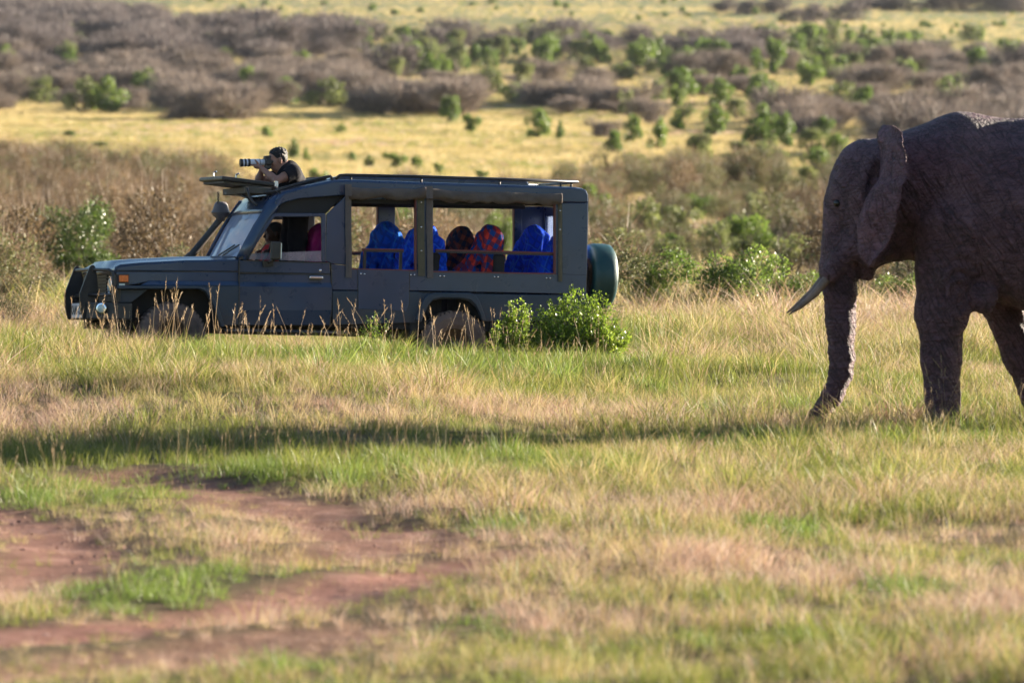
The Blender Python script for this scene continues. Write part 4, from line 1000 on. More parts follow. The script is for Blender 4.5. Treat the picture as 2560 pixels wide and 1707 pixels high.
f = lambda px, py, y, s: (C(px, py, y).x, s * y, C(px, py, y).z)
for s in (1, -1):
    bb.tube([f(283, 757, 0.80, s), f(284, 690, 0.80, s), f(281, 680, 0.79, s), f(272, 675, 0.74, s), f(232, 674, 0.38, s)], 0.021)
    bb.tube([f(282, 737, 0.80, s), f(222, 737, 0.38, s)], 0.018)
for py in (674, 738):
    q = C(228, py, 0.38); bb.tube([q, (q.x, -0.38, q.z)], 0.021)
bb.build('bull_bar', M_STEEL, car, False, 0.004)
# --- wheels
RW = 0.385
def wheel(cx, cy, s, name='wheel'):
    w = link(name, None, car, (cx, cy, RW), (-s * math.pi / 2, 0, 0))
    I = Matrix.Identity(4)
    t = MB().lathe([(0.19, -0.085), (0.23, -0.11), (0.31, -0.12), (0.36, -0.105), (RW - 0.012, -0.07), (RW - 0.012, 0.07), (0.36, 0.105), (0.31, 0.12), (0.23, 0.11), (0.19, 0.085)], I, 44, True)
    for i in range(44):
        A = Euler((0, 0, 2 * math.pi * i / 44)).to_matrix().to_4x4()
        for k, (z0, z1) in enumerate(((-0.105, -0.035), (0.035, 0.105), (-0.025, 0.025))):
            if (i + k) % 2 == 0 or k < 2: t.box(RW - 0.03, RW + 0.004 - (0.008 if k < 2 else 0), -0.017, 0.017, z0, z1, A)
    t.build('tyre', M_RUBBER, w, False)
    MB().lathe([(0.20, 0.08), (0.19, 0.09), (0.175, 0.05), (0.16, 0.03), (0.09, 0.045), (0.075, 0.075), (0.0, 0.08)], I, 32).build('rim', M_RIM, w, True)
    MB().lathe([(0.05, 0.07), (0.05, 0.12), (0.035, 0.13), (0.0, 0.13)], I, 20).build('hub', M_BLACK, w, True)
    m = MB()
    for i in range(6): m.lathe([(0.011, 0.06), (0.011, 0.09), (0.0, 0.092)], Euler((0, 0, i * math.pi / 3)).to_matrix().to_4x4() @ Matrix.Translation((0.065, 0, 0)), 6)
    m.build('wheel_nut', M_RIM, w)
fx = C(427, 838, 0.76).x
for cx in (0.0, fx):
    for s in (1, -1): wheel(cx, s * 0.755, s)
both(lambda s: MB().tube([(0 if s > 0 else fx, -0.66, RW), (0 if s > 0 else fx, 0.66, RW)], 0.05).build('axle', M_DARK, car, True))
# --- rear wall, rear bumper, spare wheel
zw0, zw1 = S(1467, 700)[1], S(1467, 500)[1]
g0, g1 = S(1467, 640)[1], S(1467, 534)[1]
m = MB()
for y0, y1 in ((-0.79, -0.69), (-0.10, 0.10), (0.69, 0.79)): m.box(xR, xR + 0.035, y0, y1, g0, g1)
m.box(xR, xR + 0.035, -0.79, 0.79, 0.62, g0); m.box(xR, xR + 0.035, -0.79, 0.79, g1, zw1 + 0.02)
m.build('rear_wall', M_PAINT, car)
for y0, y1 in ((-0.69, -0.10), (0.10, 0.69)): MB().box(xR + 0.012, xR + 0.018, y0, y1, g0, g1).build('rear_window', M_PANE, car)
MB().box(xR - 0.10, xR - 0.01, -0.80, 0.80, 0.58, 0.72).build('rear_bumper', M_BLACK, car, False, 0.01)
sc_ = C(1492, 690, 0.46); sx = xR - 0.24
sp = link('spare_wheel', None, car, (sx, 0.46, sc_.z), (0, math.pi / 2, 0))
I = Matrix.Identity(4)
MB().lathe([(0.20, 0.13), (0.27, 0.145), (0.33, 0.14), (0.355, 0.115), (0.365, 0.06), (0.365, -0.06), (0.355, -0.115), (0.32, -0.14), (0.0, -0.145)], I, 40).build('tyre_cover', M_SPARE, sp, True)
MB().lathe([(0.215, 0.13), (0.20, 0.12), (0.18, 0.06), (0.10, 0.05), (0.09, 0.09), (0.0, 0.09)], I, 32).build('rim', M_RUST, sp, True)
MB().box(sx + 0.10, xR, 0.40, 0.52, sc_.z - 0.20, sc_.z + 0.10).box(sx + 0.12, sx + 0.20, 0.36, 0.56, sc_.z - 0.20, sc_.z + 0.06).build('spare_bracket', M_STEEL, car, False, 0.006)
# --- rolled canvas blinds, straps, strips, rivets
def blind(px0, py0, px1, py1, s, seed):
    a = C(px0, py0, YS + 0.035); b = C(px1, py1, YS + 0.035); rng = np.random.default_rng(seed); n = 120; k = 16; V = []; L_ = (b - a).length
    w1 = rng.uniform(0, 6, 6)
    for i in range(n + 1):
        t = i / n; c = a.lerp(b, t); sag = 0.022 * math.sin(math.pi * t) + 0.008 * math.sin(9 * t + w1[0])
        for j in range(k):
            u = 2 * math.pi * j / k
            fold = 0.034 * (float(vnoise(t * L_ * 9 + u * 0.8, u * 0.9 - t * L_ * 4, 1.0, seed)) - 0.5) + 0.026 * (float(vnoise(t * L_ * 17 - u * 0.9, u * 1.2 + 9, 1.0, seed + 5)) - 0.5)
            low_ = 0.007 * max(0, -math.sin(u)) * 2.0 * float(vnoise(t * L_ * 7, 3.3, 1.0, seed + 9))
            r = 0.056 + fold * (0.35 + 0.65 * max(0.0, -math.sin(u) * 0.5 + 0.5)) + low_
            V.append((c.x, s * (c.y + 0.75 * r * math.cos(u)), c.z - sag + r * math.sin(u)))
    F = [(i * k + j, i * k + (j + 1) % k, (i + 1) * k + (j + 1) % k, (i + 1) * k + j) for i in range(n) for j in range(k)] + [tuple(range(k)), tuple(n * k + j for j in range(k - 1, -1, -1))]
    MB().add(V, F).build('rolled_canvas_blind', M_CANVAS, car, True)
for s in (1, -1):
    blind(874, 478, 1064, 482, s, 3); blind(1073, 484, 1404, 494, s, 4)
def strap(pts, w, s, mat, name, y=YS + 0.02, th=0.008):
    rows = []
    for (px, py), dy in zip(pts, np.linspace(0, 0.01, len(pts))):
        c = C(px, py, y); rows.append([(c.x + w / 2, s * (c.y + dy), c.z), (c.x, s * (c.y + dy + 0.004), c.z), (c.x - w / 2, s * (c.y + dy), c.z)])
    MB().grid(rows).build(name, mat, car, False, 0, th)
for s in (1, -1):
    strap([(870.5, 462), (870.5, 490), (870, 560), (871.5, 620), (871, 694)], 0.068, s, M_STRAP, 'canvas_strap', YS + 0.10 if False else YS + 0.012)
    strap([(1073.5, 470), (1073.5, 497), (1073, 560), (1074.5, 620), (1075, 695)], 0.070, s, M_STRAP, 'canvas_strap', YS + 0.012)
    strap([(1052, 497), (1052, 600), (1053, 690)], 0.078, s, M_OLIVE_STRIP, 'riveted_strip', YS + 0.004, 0.004)
    strap([(1400, 503), (1400, 600), (1400, 704)], 0.046, s, M_OLIVE_STRIP, 'riveted_strip', YS + 0.006, 0.004)
    strap([(870.5, 461), (870.5, 474), (870.5, 490)], 0.075, s, M_STRAP, 'blind_tie', YS + 0.105)
    strap([(1073.5, 466), (1073.5, 480), (1073.5, 497)], 0.075, s, M_STRAP, 'blind_tie', YS + 0.105)
riv = [(902, 684), (911, 685), (1027, 687), (1036, 687), (1100, 690), (1110, 690), (1236, 692), (1245, 692), (1366, 695), (1375, 695), (1053, 506), (1053, 568), (1053, 627), (1053, 684), (1400, 527), (1400, 574), (1400, 637), (1400, 674), (1400, 695)]
rm = MB().lathe([(0.011, 0.0), (0.010, 0.006), (0.005, 0.010), (0.0, 0.011)], Matrix.Identity(4), 8)
rme = mesh_np('rivet', rm.v, rm.f, M_CHROME, None, True); fix_normals(rme)
for px, py in riv: link('rivet', rme, car, C(px, py, YS + 0.008), (-math.pi / 2, 0, 0))
# --- arm rails inside the openings
def arm(a, b, posts, y):
    p, q = C(*a, y), C(*b, y)
    o = MB().box(0, 1, -0.02, 0.02, -0.02, 0.0).build('arm_rail', M_STEEL, car); dx = q - p
    ang = math.atan2(dx.z, -dx.x); o.location = p; o.scale = (-dx.length, 1, 1); o.rotation_euler = (0, ang, 0)
    c_ = MB().box(0, 1, -0.028, 0.028, 0.001, 0.018).build('arm_rail_pad', M_MAROON, car, False, 0.0); c_.location = p; c_.scale = o.scale; c_.rotation_euler = o.rotation_euler
    for px in posts:
        t = (px - a[0]) / (b[0] - a[0]); r = p.lerp(q, t)
        MB().box(r.x - 0.015, r.x + 0.015, y - 0.015, y + 0.015, S(px, 674)[1], r.z - 0.02).build('rail_post', M_STEEL, car)
arm((907, 625), (1008, 627), (912, 1002), 0.72); arm((1089, 627), (1384, 635), (), 0.72)
for s in (-1,):
    arm((800, 632), (935, 634), (), -0.72); arm((985, 635), (1262, 641), (), -0.72)
# --- seats (under their blankets) and dashboard
def seat(px, y, name='seat'):
    x = C(px, 620, y).x
    MB().box(x - 0.05, x + 0.08, y - 0.21, y + 0.21, 0.68, 1.42).box(x, x + 0.50, y - 0.22, y + 0.22, 0.66, 0.98).build(name, M_DARK, car, False, 0.03)
SEATS = [(983, -0.40), (1085, 0.36), (1172, -0.36), (1240, 0.40), (1352, -0.42), (1440, 0.36)]
for px, y in SEATS: seat(px, y)
MB().box(S(640, 650)[0], S(604, 650)[0], -0.75, 0.75, 1.05, S(612, 648)[1]).build('dashboard', M_DARK, car, False, 0.03)
sw = C(655, 640, -0.36)
M = Matrix.Translation(sw) @ Euler((0, RAD(62), 0)).to_matrix().to_4x4()
MB().lathe([(0.185 + 0.014 * math.cos(t), 0.014 * math.sin(t)) for t in np.linspace(0, 2 * math.pi, 9)[:-1]], M, 28, True).build('steering_wheel', M_BLACK, car, True)
# ------------------------------------------------------------------ people and what they hold (in vehicle coordinates)
def skin_mat(name, col):
    t = NT(name); v = t.coord('Object')
    c = t.mix(1.0, col, t.ramp(t.noise(v, 14, 5), [(0.3, 0.8), (0.7, 1.1)]), 'MULTIPLY')
    return t.surf(t.bsdf(c, 0.5, 0.0, t.bump(t.noise(v, 120, 4), 0.1, 0.004), Subsurface_Weight=0.12, Subsurface_Scale=0.02))
M_SKIN = skin_mat('tanned skin', (0.34, 0.165, 0.115)); M_SKIN2 = skin_mat('dark skin', (0.10, 0.050, 0.035))
M_HAIR = plain('black hair', (0.012, 0.010, 0.012), 0.55, 0.0, 0.5, 60.0, bump=0.9)
def cloth(name, col, sc_=7.0):
    t = NT(name); v = t.coord('Object')
    c = t.mix(1.0, col, t.ramp(t.noise(v, sc_, 5), [(0.3, 0.75), (0.7, 1.15)]), 'MULTIPLY')
    h = t.math('ADD', t.math('MULTIPLY', t.noise(v, 16, 3, 0.5, 1.2), 1.0), t.math('MULTIPLY', t.noise(v, 260, 2), 0.12))
    return t.surf(t.bsdf(c, 0.9, 0.0, t.bump(h, 0.5, 0.02), Specular_IOR_Level=0.2))
M_SHIRT = cloth('black cotton shirt', (0.016, 0.015, 0.019)); M_TROUSER = cloth('dark trousers', (0.010, 0.009, 0.014)); M_RED = cloth('red shirt', (0.45, 0.03, 0.035))
def body(sdf, name, mat, parent, smooth=True):
    P, Q = sdf.arrays()
    return link(name, mesh_np(name, P, Q, mat, None, smooth), parent)
def bounds(pts, m): 
    A = np.array([tuple(p) for p in pts]); return A.min(0) - m, A.max(0) + m
# --- photographer standing through the roof hatch
hd_ = C(693.5, 399, 0.0); sh = C(723, 427, 0.0); hip = C(742, 516, 0.0)
eN, wN, hN = C(690, 452, 0.25), C(655, 422, 0.10), C(637, 413, 0.045)
eF, wF, hF = C(646, 455, -0.24), C(654, 425, -0.16), C(664, 408, -0.085)
floor_z = 0.665
man = tag(link('person', None), 'person in black t-shirt standing through the roof hatch, aiming a long white lens', 'person')
man.matrix_world = CARM
def head(s, c, sc_=1.0, tilt=0.0):
    k = 0.025
    def o(dx, dy, dz):
        ct, st_ = math.cos(tilt), math.sin(tilt)
        return (c.x + sc_ * (dx * ct + dz * st_), c.y + sc_ * dy, c.z + sc_ * (dz * ct - dx * st_))
    e = lambda p, r, kk=k: s.ell(o(*p), [q * sc_ for q in r], kk)
    e((-0.012, 0, 0.030), (0.100, 0.078, 0.092)); e((0.030, 0, -0.035), (0.066, 0.060, 0.085)); e((0.048, 0, -0.090), (0.036, 0.034, 0.030))
    e((0.078, 0, 0.022), (0.022, 0.052, 0.016)); s.cone(o(0.088, 0, 0.008), o(0.112, 0, -0.034), 0.010 * sc_, 0.015 * sc_, 0.012)
    e((0.088, 0, -0.060), (0.016, 0.028, 0.010), 0.01); e((0.086, 0, -0.074), (0.015, 0.024, 0.009), 0.01)
    for y in (-1, 1):
        e((0.085, y * 0.031, 0.004), (0.010, 0.015, 0.009), 0.006); e((-0.012, y * 0.080, -0.012), (0.022, 0.010, 0.034), 0.008); e((0.055, y * 0.048, -0.03), (0.030, 0.02, 0.028))
    return o
pts = [hd_ + Vector((0.16, 0.12, 0.16)), C(590, 410, 0), eN, eF, C(770, 480, 0), Vector((hip.x, -0.3, floor_z)), Vector((hip.x, 0.3, floor_z))]
lo, hi = bounds(pts, 0.12)
def fingers(s, base, along, curl, side, n=4, L=0.075, r=0.0095):
    """four bent fingers and a thumb closing round a thing"""
    for i in range(n):
        b = base + side * (0.021 * (i - 1.5)); l = L * (0.86, 1.0, 0.95, 0.78)[i]
        p1 = b + along * l * 0.45 + curl * l * 0.10; p2 = p1 + along * l * 0.25 + curl * l * 0.32; p3 = p2 - along * l * 0.02 + curl * l * 0.30
        for a, b_, ra, rb in ((b, p1, r * 1.1, r), (p1, p2, r, r * 0.92), (p2, p3, r * 0.92, r * 0.75)): s.cone(a, b_, ra, rb, 0.004)
def make_man():
    s = SDF(lo, hi, 0.0085)
    o = head(s, hd_, 1.0, RAD(12))
    s.cone(o(-0.02, 0, -0.06), sh + Vector((0.0, 0, 0.03)), 0.052, 0.06, 0.04)
    s.chain([(sh + Vector((0, 0, -0.05)), 0.13), (sh.lerp(hip, 0.5), 0.13), (hip, 0.13)], 0.08)
    s.cone(sh + Vector((0, -0.15, -0.02)), sh + Vector((0, 0.15, -0.02)), 0.07, 0.07, 0.05)
    for y, e, w, h in ((1, eN, wN, hN), (-1, eF, wF, hF)):
        a = sh + Vector((0, y * 0.185, -0.03))
        s.chain([(a, 0.062), (a.lerp(e, 0.5), 0.053), (e, 0.043), (e.lerp(w, 0.35), 0.043), (w, 0.027)], 0.02)
        s.ell(w.lerp(h, 0.55), (0.052, 0.038, 0.026), 0.02)
    # near hand under the barrel, fingers wrapping up the far side; far hand on the grip
    ax = Vector((1, 0, 0))
    fingers(s, hN + Vector((0.0, 0.012, -0.005)), Vector((0.25, -0.75, 0.1)).normalized(), Vector((0.1, -0.35, 0.9)).normalized(), ax)
    t0 = hN + Vector((-0.035, 0.03, 0.0)); s.cone(t0, t0 + Vector((0.025, 0.022, 0.032)), 0.013, 0.011, 0.008); s.cone(t0 + Vector((0.025, 0.022, 0.032)), t0 + Vector((0.045, 0.012, 0.055)), 0.011, 0.009, 0.004)
    fingers(s, hF + Vector((0.01, 0.0, 0.0)), Vector((0.85, 0.2, 0.1)).normalized(), Vector((-0.2, 0.9, 0.0)).normalized(), Vector((0, 0, 1)))
    for y in (-1, 1):
        a = hip + Vector((0, y * 0.09, -0.02)); kn = Vector((hip.x + 0.05 - y * 0.03, y * 0.11, floor_z + 0.50)); an = Vector((hip.x - 0.02 - y * 0.05, y * 0.12, floor_z + 0.08))
        s.chain([(a, 0.085), (kn, 0.058), (kn.lerp(an, 0.3), 0.056), (an, 0.038)], 0.04)
        s.cone(an + Vector((-0.04, 0, -0.045)), an + Vector((0.15, y * 0.02, -0.055)), 0.038, 0.03, 0.03)
    return s
b_ = body(make_man(), 'body', M_SKIN, man)
s = SDF(lo, hi, 0.009)   # shirt
s.chain([(sh + Vector((0.005, 0, -0.06)), 0.155), (sh.lerp(hip, 0.5), 0.155), (hip + Vector((0, 0, -0.02)), 0.155)], 0.08)
s.cone(sh + Vector((0, -0.15, -0.03)), sh + Vector((0, 0.15, -0.03)), 0.095, 0.095, 0.07)
s.cone(sh + Vector((0, 0, 0.0)), sh + Vector((-0.01, 0, 0.045)), 0.085, 0.072, 0.03)
for y, e in ((1, eN), (-1, eF)):
    a = sh + Vector((0, y * 0.185, -0.03)); s.chain([(a, 0.086), (a.lerp(e, 0.58), 0.074)], 0.04)
    s.cone(a.lerp(e, 0.70), a.lerp(e, 1.0), 0.085, 0.085, 0.006, True)
o_ = lambda dx, dz: hd_ + Vector((dx, 0, dz))
s.ell(o_(0.03, -0.03), (0.085, 0.09, 0.13), 0.01, None, True)
body(s, 'shirt', M_SHIRT, man)
s = SDF(lo, hi, 0.010)
for y in (-1, 1):
    a = hip + Vector((0, y * 0.09, 0.0)); kn = Vector((hip.x + 0.05 - y * 0.03, y * 0.11, floor_z + 0.50)); an = Vector((hip.x - 0.02 - y * 0.05, y * 0.12, floor_z + 0.10))
    s.chain([(a, 0.125), (a.lerp(kn, 0.5), 0.105), (kn, 0.088), (an, 0.082)], 0.05)
body(s, 'trousers', M_TROUSER, man)
s = SDF(hd_ - Vector((0.2, 0.2, 0.2)), hd_ + Vector((0.2, 0.2, 0.22)), 0.006)
_t = RAD(12); hc = lambda dx, dy, dz: (hd_.x + dx * math.cos(_t) + dz * math.sin(_t), hd_.y + dy, hd_.z + dz * math.cos(_t) - dx * math.sin(_t))
s.ell(hc(-0.020, 0, 0.046), (0.101, 0.086, 0.086), 0.02, (0, _t, 0)); s.ell(hc(-0.062, 0, 0.0), (0.055, 0.079, 0.07), 0.02)
rg = np.random.default_rng(2)
for i in range(90):
    d = rg.normal(0, 1, 3); d[2] = abs(d[2]) * 0.9 + 0.05; d /= np.linalg.norm(d)
    s.ell(hc(-0.020 + 0.098 * d[0], 0.084 * d[1], 0.046 + 0.084 * d[2]), (0.014, 0.014, 0.013), 0.006)
s.ell(hc(0.095, 0, -0.005), (0.062, 0.13, 0.088), 0.008, None, True); s.ell(hc(0.03, 0, -0.075), (0.06, 0.13, 0.07), 0.008, None, True)
body(s, 'hair', M_HAIR, man)
# --- his camera
camo = tag(link('telephoto_camera', None), 'black camera with a long white telephoto lens held over the open hatch', 'camera')
l0, l1 = C(600, 407.5, 0.0), C(662, 406, 0.0)
q = (l0 - l1).normalized().to_track_quat('Z', 'Y')
camo.matrix_world = CARM @ (Matrix.Translation(l1) @ q.to_matrix().to_4x4())
I = Matrix.Identity(4); LL = (l0 - l1).length
M_WHITE = plain('white lens enamel', (0.72, 0.71, 0.76), 0.4, 0.0, 0.08, 20.0)
lb = MB().lathe([(0.030, 0.0), (0.034, 0.01), (0.034, 0.05), (0.039, 0.06), (0.040, LL * 0.62), (0.042, LL * 0.63), (0.042, LL - 0.002), (0.036, LL - 0.002), (0.036, LL - 0.03), (0.0, LL - 0.032)], I, 28).build('lens_barrel', M_WHITE, camo, True)
for a, w, r in ((0.60, 0.10, 0.0435), (0.76, 0.08, 0.0435), (0.90, 0.10, 0.0445), (0.20, 0.03, 0.040)):
    MB().lathe([(r - 0.004, LL * a), (r, LL * a + 0.001), (r, LL * (a + w) - 0.001), (r - 0.004, LL * (a + w))], I, 28).build('rubber_ring', M_BLACK, lb, True)
MB().lathe([(0.0, LL - 0.028), (0.02, LL - 0.024), (0.0355, LL - 0.026)], I, 24).build('front_glass', glass_mat('lens glass', (0.2, 0.15, 0.1), 0.02), lb, True)
MB().box(-0.055, 0.048, -0.072, 0.072, -0.068, 0.004).box(0.03, 0.078, -0.032, 0.032, -0.06, 0.0).box(-0.06, 0.05, -0.085, -0.05, -0.05, 0.03).build('camera_body', M_BLACK, camo, False, 0.012, seg=3)
MB().lathe([(0.014, -0.085), (0.018, -0.08), (0.016, -0.06)], Matrix.Translation((0.05, 0, 0)), 14).build('eyepiece', M_BLACK, camo, True)
# --- driver
dh = C(684, 584, -0.36); ds = C(684, 625, -0.36)
drv = tag(link('person', None), 'person with short black hair in a red shirt sitting at the steering wheel', 'person'); drv.matrix_world = CARM
dlo, dhi = bounds([dh + Vector((0.15, 0, 0.14)), ds + Vector((0.5, 0.24, -0.6)), ds + Vector((-0.25, -0.24, 0))], 0.12)
def torso(s, gr, arms=True, sleeves=0.0):
    s.chain([(ds + Vector((0, 0, -0.06)), 0.12 + gr), (ds + Vector((-0.02, 0, -0.45)), 0.13 + gr)], 0.07)
    s.cone(ds + Vector((0, -0.14, -0.03)), ds + Vector((0, 0.14, -0.03)), 0.07 + gr, 0.07 + gr, 0.05)
    for y in (-1, 1):
        a = ds + Vector((0, y * 0.18, -0.04)); e = ds + Vector((0.17, y * 0.22, -0.26)); w = Vector((sw.x - 0.03, sw.y + y * 0.16, sw.z + 0.02))
        if arms:
            s.chain([(a, 0.055), (e, 0.043), (w, 0.028)], 0.02); s.ell(w + Vector((0.02, 0, 0.01)), (0.035, 0.03, 0.045), 0.015)
            fingers(s, w + Vector((0.03, 0, 0.02)), Vector((0.8, 0, 0.4)).normalized(), Vector((-0.3, -y * 0.3, -0.7)).normalized(), Vector((0, 1, 0)) * y)
        else: s.chain([(a, 0.055 + gr), (a.lerp(e, 0.85), 0.05 + gr)], 0.03)
s = SDF(dlo, dhi, 0.009); o = head(s, dh, 1.0, RAD(4)); s.cone(o(-0.02, 0, -0.06), ds + Vector((0, 0, 0.02)), 0.05, 0.058, 0.04); torso(s, 0.0)
for y in (-1, 1): s.chain([(ds + Vector((0.0, y * 0.09, -0.5)), 0.085), (ds + Vector((0.42, y * 0.11, -0.48)), 0.065)], 0.04)
body(s, 'body', M_SKIN2, drv)
s = SDF(dlo, dhi, 0.010); torso(s, 0.022, False); body(s, 'shirt', M_RED, drv)
s = SDF(dh - Vector((0.2, 0.2, 0.2)), dh + Vector((0.2, 0.2, 0.22)), 0.007); hc = lambda dx, dy, dz: (dh.x + dx, dh.y + dy, dh.z + dz)
s.ell(hc(-0.022, 0, 0.042), (0.102, 0.085, 0.092), 0.02); s.ell(hc(-0.06, 0, -0.005), (0.058, 0.078, 0.085), 0.02); s.ell(hc(0.10, 0, -0.015), (0.07, 0.12, 0.085), 0.01, None, True)
body(s, 'hair', M_HAIR, drv)
# ------------------------------------------------------------------ blankets over the seats
def plaid(name, base, line, dark, size=0.16, lines=0.12, check=False):
    t = NT(name); v = t.coord('Object')
    mp = t.n('Mapping'); t.put(mp, 'Vector', v); mp.inputs['Rotation'].default_value = (0.25, 0.5, 0.3)
    sp_ = t.n('SeparateXYZ'); t.put(sp_, 0, mp.outputs[0])
    def band(axis, period, w):
        f = t.math('FRACT', t.math('DIVIDE', t.math('ADD', axis, 50.0), period)); return t.math('LESS_THAN', f, w)
    ax = t.math('ADD', sp_.outputs[0], t.math('MULTIPLY', sp_.outputs[1], 0.6)); az = t.math('ADD', sp_.outputs[2], t.math('MULTIPLY', sp_.outputs[1], 0.35))
    if check:
        a = band(ax, size, 0.5); b = band(az, size, 0.5)
        both_ = t.math('MULTIPLY', a, b); none_ = t.math('MULTIPLY', t.math('SUBTRACT', 1.0, a), t.math('SUBTRACT', 1.0, b))
        c = t.mix(both_, base, line); c = t.mix(none_, c, dark)
    else:
        l = t.math('MAXIMUM', band(ax, size, lines), band(az, size, lines)); l2 = t.math('MAXIMUM', band(ax, size * 0.47, 0.3), band(az, size * 0.47, 0.3))
        c = t.mix(t.math('MULTIPLY', l2, 0.55), base, dark); c = t.mix(t.math('MULTIPLY', l, 0.5), c, line)
    h = t.math('ADD', t.noise(v, 11, 3, 0.5, 1.5), t.math('MULTIPLY', t.noise(v, 200, 2), 0.1))
    p = t.bsdf(c, 0.85, 0.0, t.bump(h, 0.5, 0.04), Specular_IOR_Level=0.2)
    tr = t.n('BsdfTranslucent'); t.put(tr, 'Color', c)
    return t.surf(t.mixsh(0.15, p, tr.outputs[0]))
M_BLUE = plaid('blue checked blanket', (0.008, 0.085, 0.85), (0.05, 0.25, 0.95), (0.004, 0.035, 0.45), 0.15, 0.10)
M_BLUE2 = plaid('bright blue blanket', (0.010, 0.15, 0.85), (0.05, 0.40, 0.95), (0.006, 0.065, 0.45), 0.22, 0.08)
M_REDC = plaid('red and blue checked blanket', (0.20, 0.035, 0.085), (0.75, 0.055, 0.04), (0.02, 0.07, 0.32), 0.105, 0.1, True)
M_REDD = plaid('dull red and black checked blanket', (0.10, 0.045, 0.05), (0.30, 0.07, 0.045), (0.03, 0.035, 0.07), 0.105, 0.1, True)
M_MAGENTA = cloth('magenta cloth', (0.36, 0.012, 0.15)); M_YELLOW = cloth('yellow cloth', (0.55, 0.33, 0.06))
def blanket(name, prof, y, mat, label, cat='blanket', half=0.19, r=0.035, folds=0.030, seed=1, group=None):
    """cloth hanging over a high seat back: profile (photograph points, front to back) swept across the seat and sagging into folds"""
    P = [C(px, py, y) for px, py in prof]
    L_, H_ = bounds([p + Vector((0, q, 0)) for p in P for q in (-half, half)], 0.18)
    s = SDF(L_, H_, 0.016)
    foot = Vector((sum(p.x for p in P) / len(P), y, min(p.z for p in P)))
    for q in np.linspace(-1, 1, 5):
        sh_ = 0.05 * q * q
        Q = [Vector((p.x, y + q * (half - r), p.z - sh_)) for p in P]
        for a, b in zip(Q[:-1], Q[1:]): s.cone(a, b, r, r, 0.04)
        cz_ = Vector((foot.x, y + q * (half - r), foot.z))
        for a in Q: s.cone(a, cz_, r, r * 1.3, 0.05)
    V, F = s.arrays(); rng = np.random.default_rng(seed); ph = rng.uniform(0, 6, 4)
    c = np.array(foot); ang = np.arctan2(V[:, 0] - c[0], V[:, 1] - c[1]); low_ = np.clip((P[len(P) // 2].z + 0.05 - V[:, 2]) / 0.45, 0, 1)
    w = folds * low_ * (np.sin(9 * ang + ph[0]) + 0.7 * np.sin(15 * ang + ph[1] + 3 * V[:, 2])) + 0.006 * np.sin(23 * V[:, 2] + 14 * V[:, 0] + ph[2])
    d = V - c; d[:, 2] *= 0.2; n = np.linalg.norm(d, axis=1)[:, None] + 1e-6
    V = V + d / n * w[:, None]
    o = link(name, mesh_np(name, V, F, mat, None, True)); o.matrix_world = CARM
    return tag(o, label, cat, group)
bl = 'draped over a rear seat inside the open vehicle'
blanket('blanket', [(916, 672), (930, 625), (945, 585), (957, 567), (970, 566), (982, 575), (995, 605), (1003, 640), (1006, 672)], -0.40, M_BLUE2, 'bright blue blanket over the seat behind the front row, light edge on its back', seed=2)
blanket('blanket', [(1004, 672), (1015, 630), (1036, 582), (1055, 566), (1072, 572), (1092, 603), (1098, 640), (1098, 674)], 0.36, M_BLUE, 'deep blue checked blanket over the seat half hidden by the middle pillar', seed=3)
blanket('blanket', [(1106, 674), (1124, 630), (1138, 590), (1148, 577), (1160, 578), (1172, 592), (1176, 630), (1178, 674)], -0.36, M_REDD, 'dull red and brown checked blanket on the seat behind the middle pillar', seed=4)
blanket('blanket', [(1150, 676), (1192, 630), (1208, 585), (1220, 571), (1232, 574), (1241, 592), (1240, 640), (1226, 672)], 0.34, M_REDC, 'bright red and blue dotted checked blanket on a seat by the window rail', seed=5)
blanket('blanket', [(1270, 678), (1290, 640), (1313, 600), (1326, 578), (1338, 573), (1350, 582), (1354, 620), (1354, 678)], -0.40, M_BLUE, 'deep blue blanket over the tall rear seat before the back door windows', seed=6)
blanket('blanket', [(1350, 680), (1375, 630), (1392, 598), (1410, 575), (1425, 575), (1438, 600), (1442, 680)], 0.34, M_BLUE, 'blue blanket on the last seat, mostly behind the rear pillar', seed=7)
blanket('cloth', [(776, 640), (782, 600), (790, 578), (800, 570), (812, 576), (818, 610), (820, 640)], 0.02, M_MAGENTA, 'magenta cloth over the front seat, seen through the door window', 'cloth', 0.18, 0.045, seed=8)
blanket('cloth', [(764, 640), (768, 605), (774, 590), (784, 588), (792, 600), (796, 640)], -0.42, M_YELLOW, 'small yellow cloth on the far front seat beside the magenta one', 'cloth', 0.14, 0.04, seed=9)
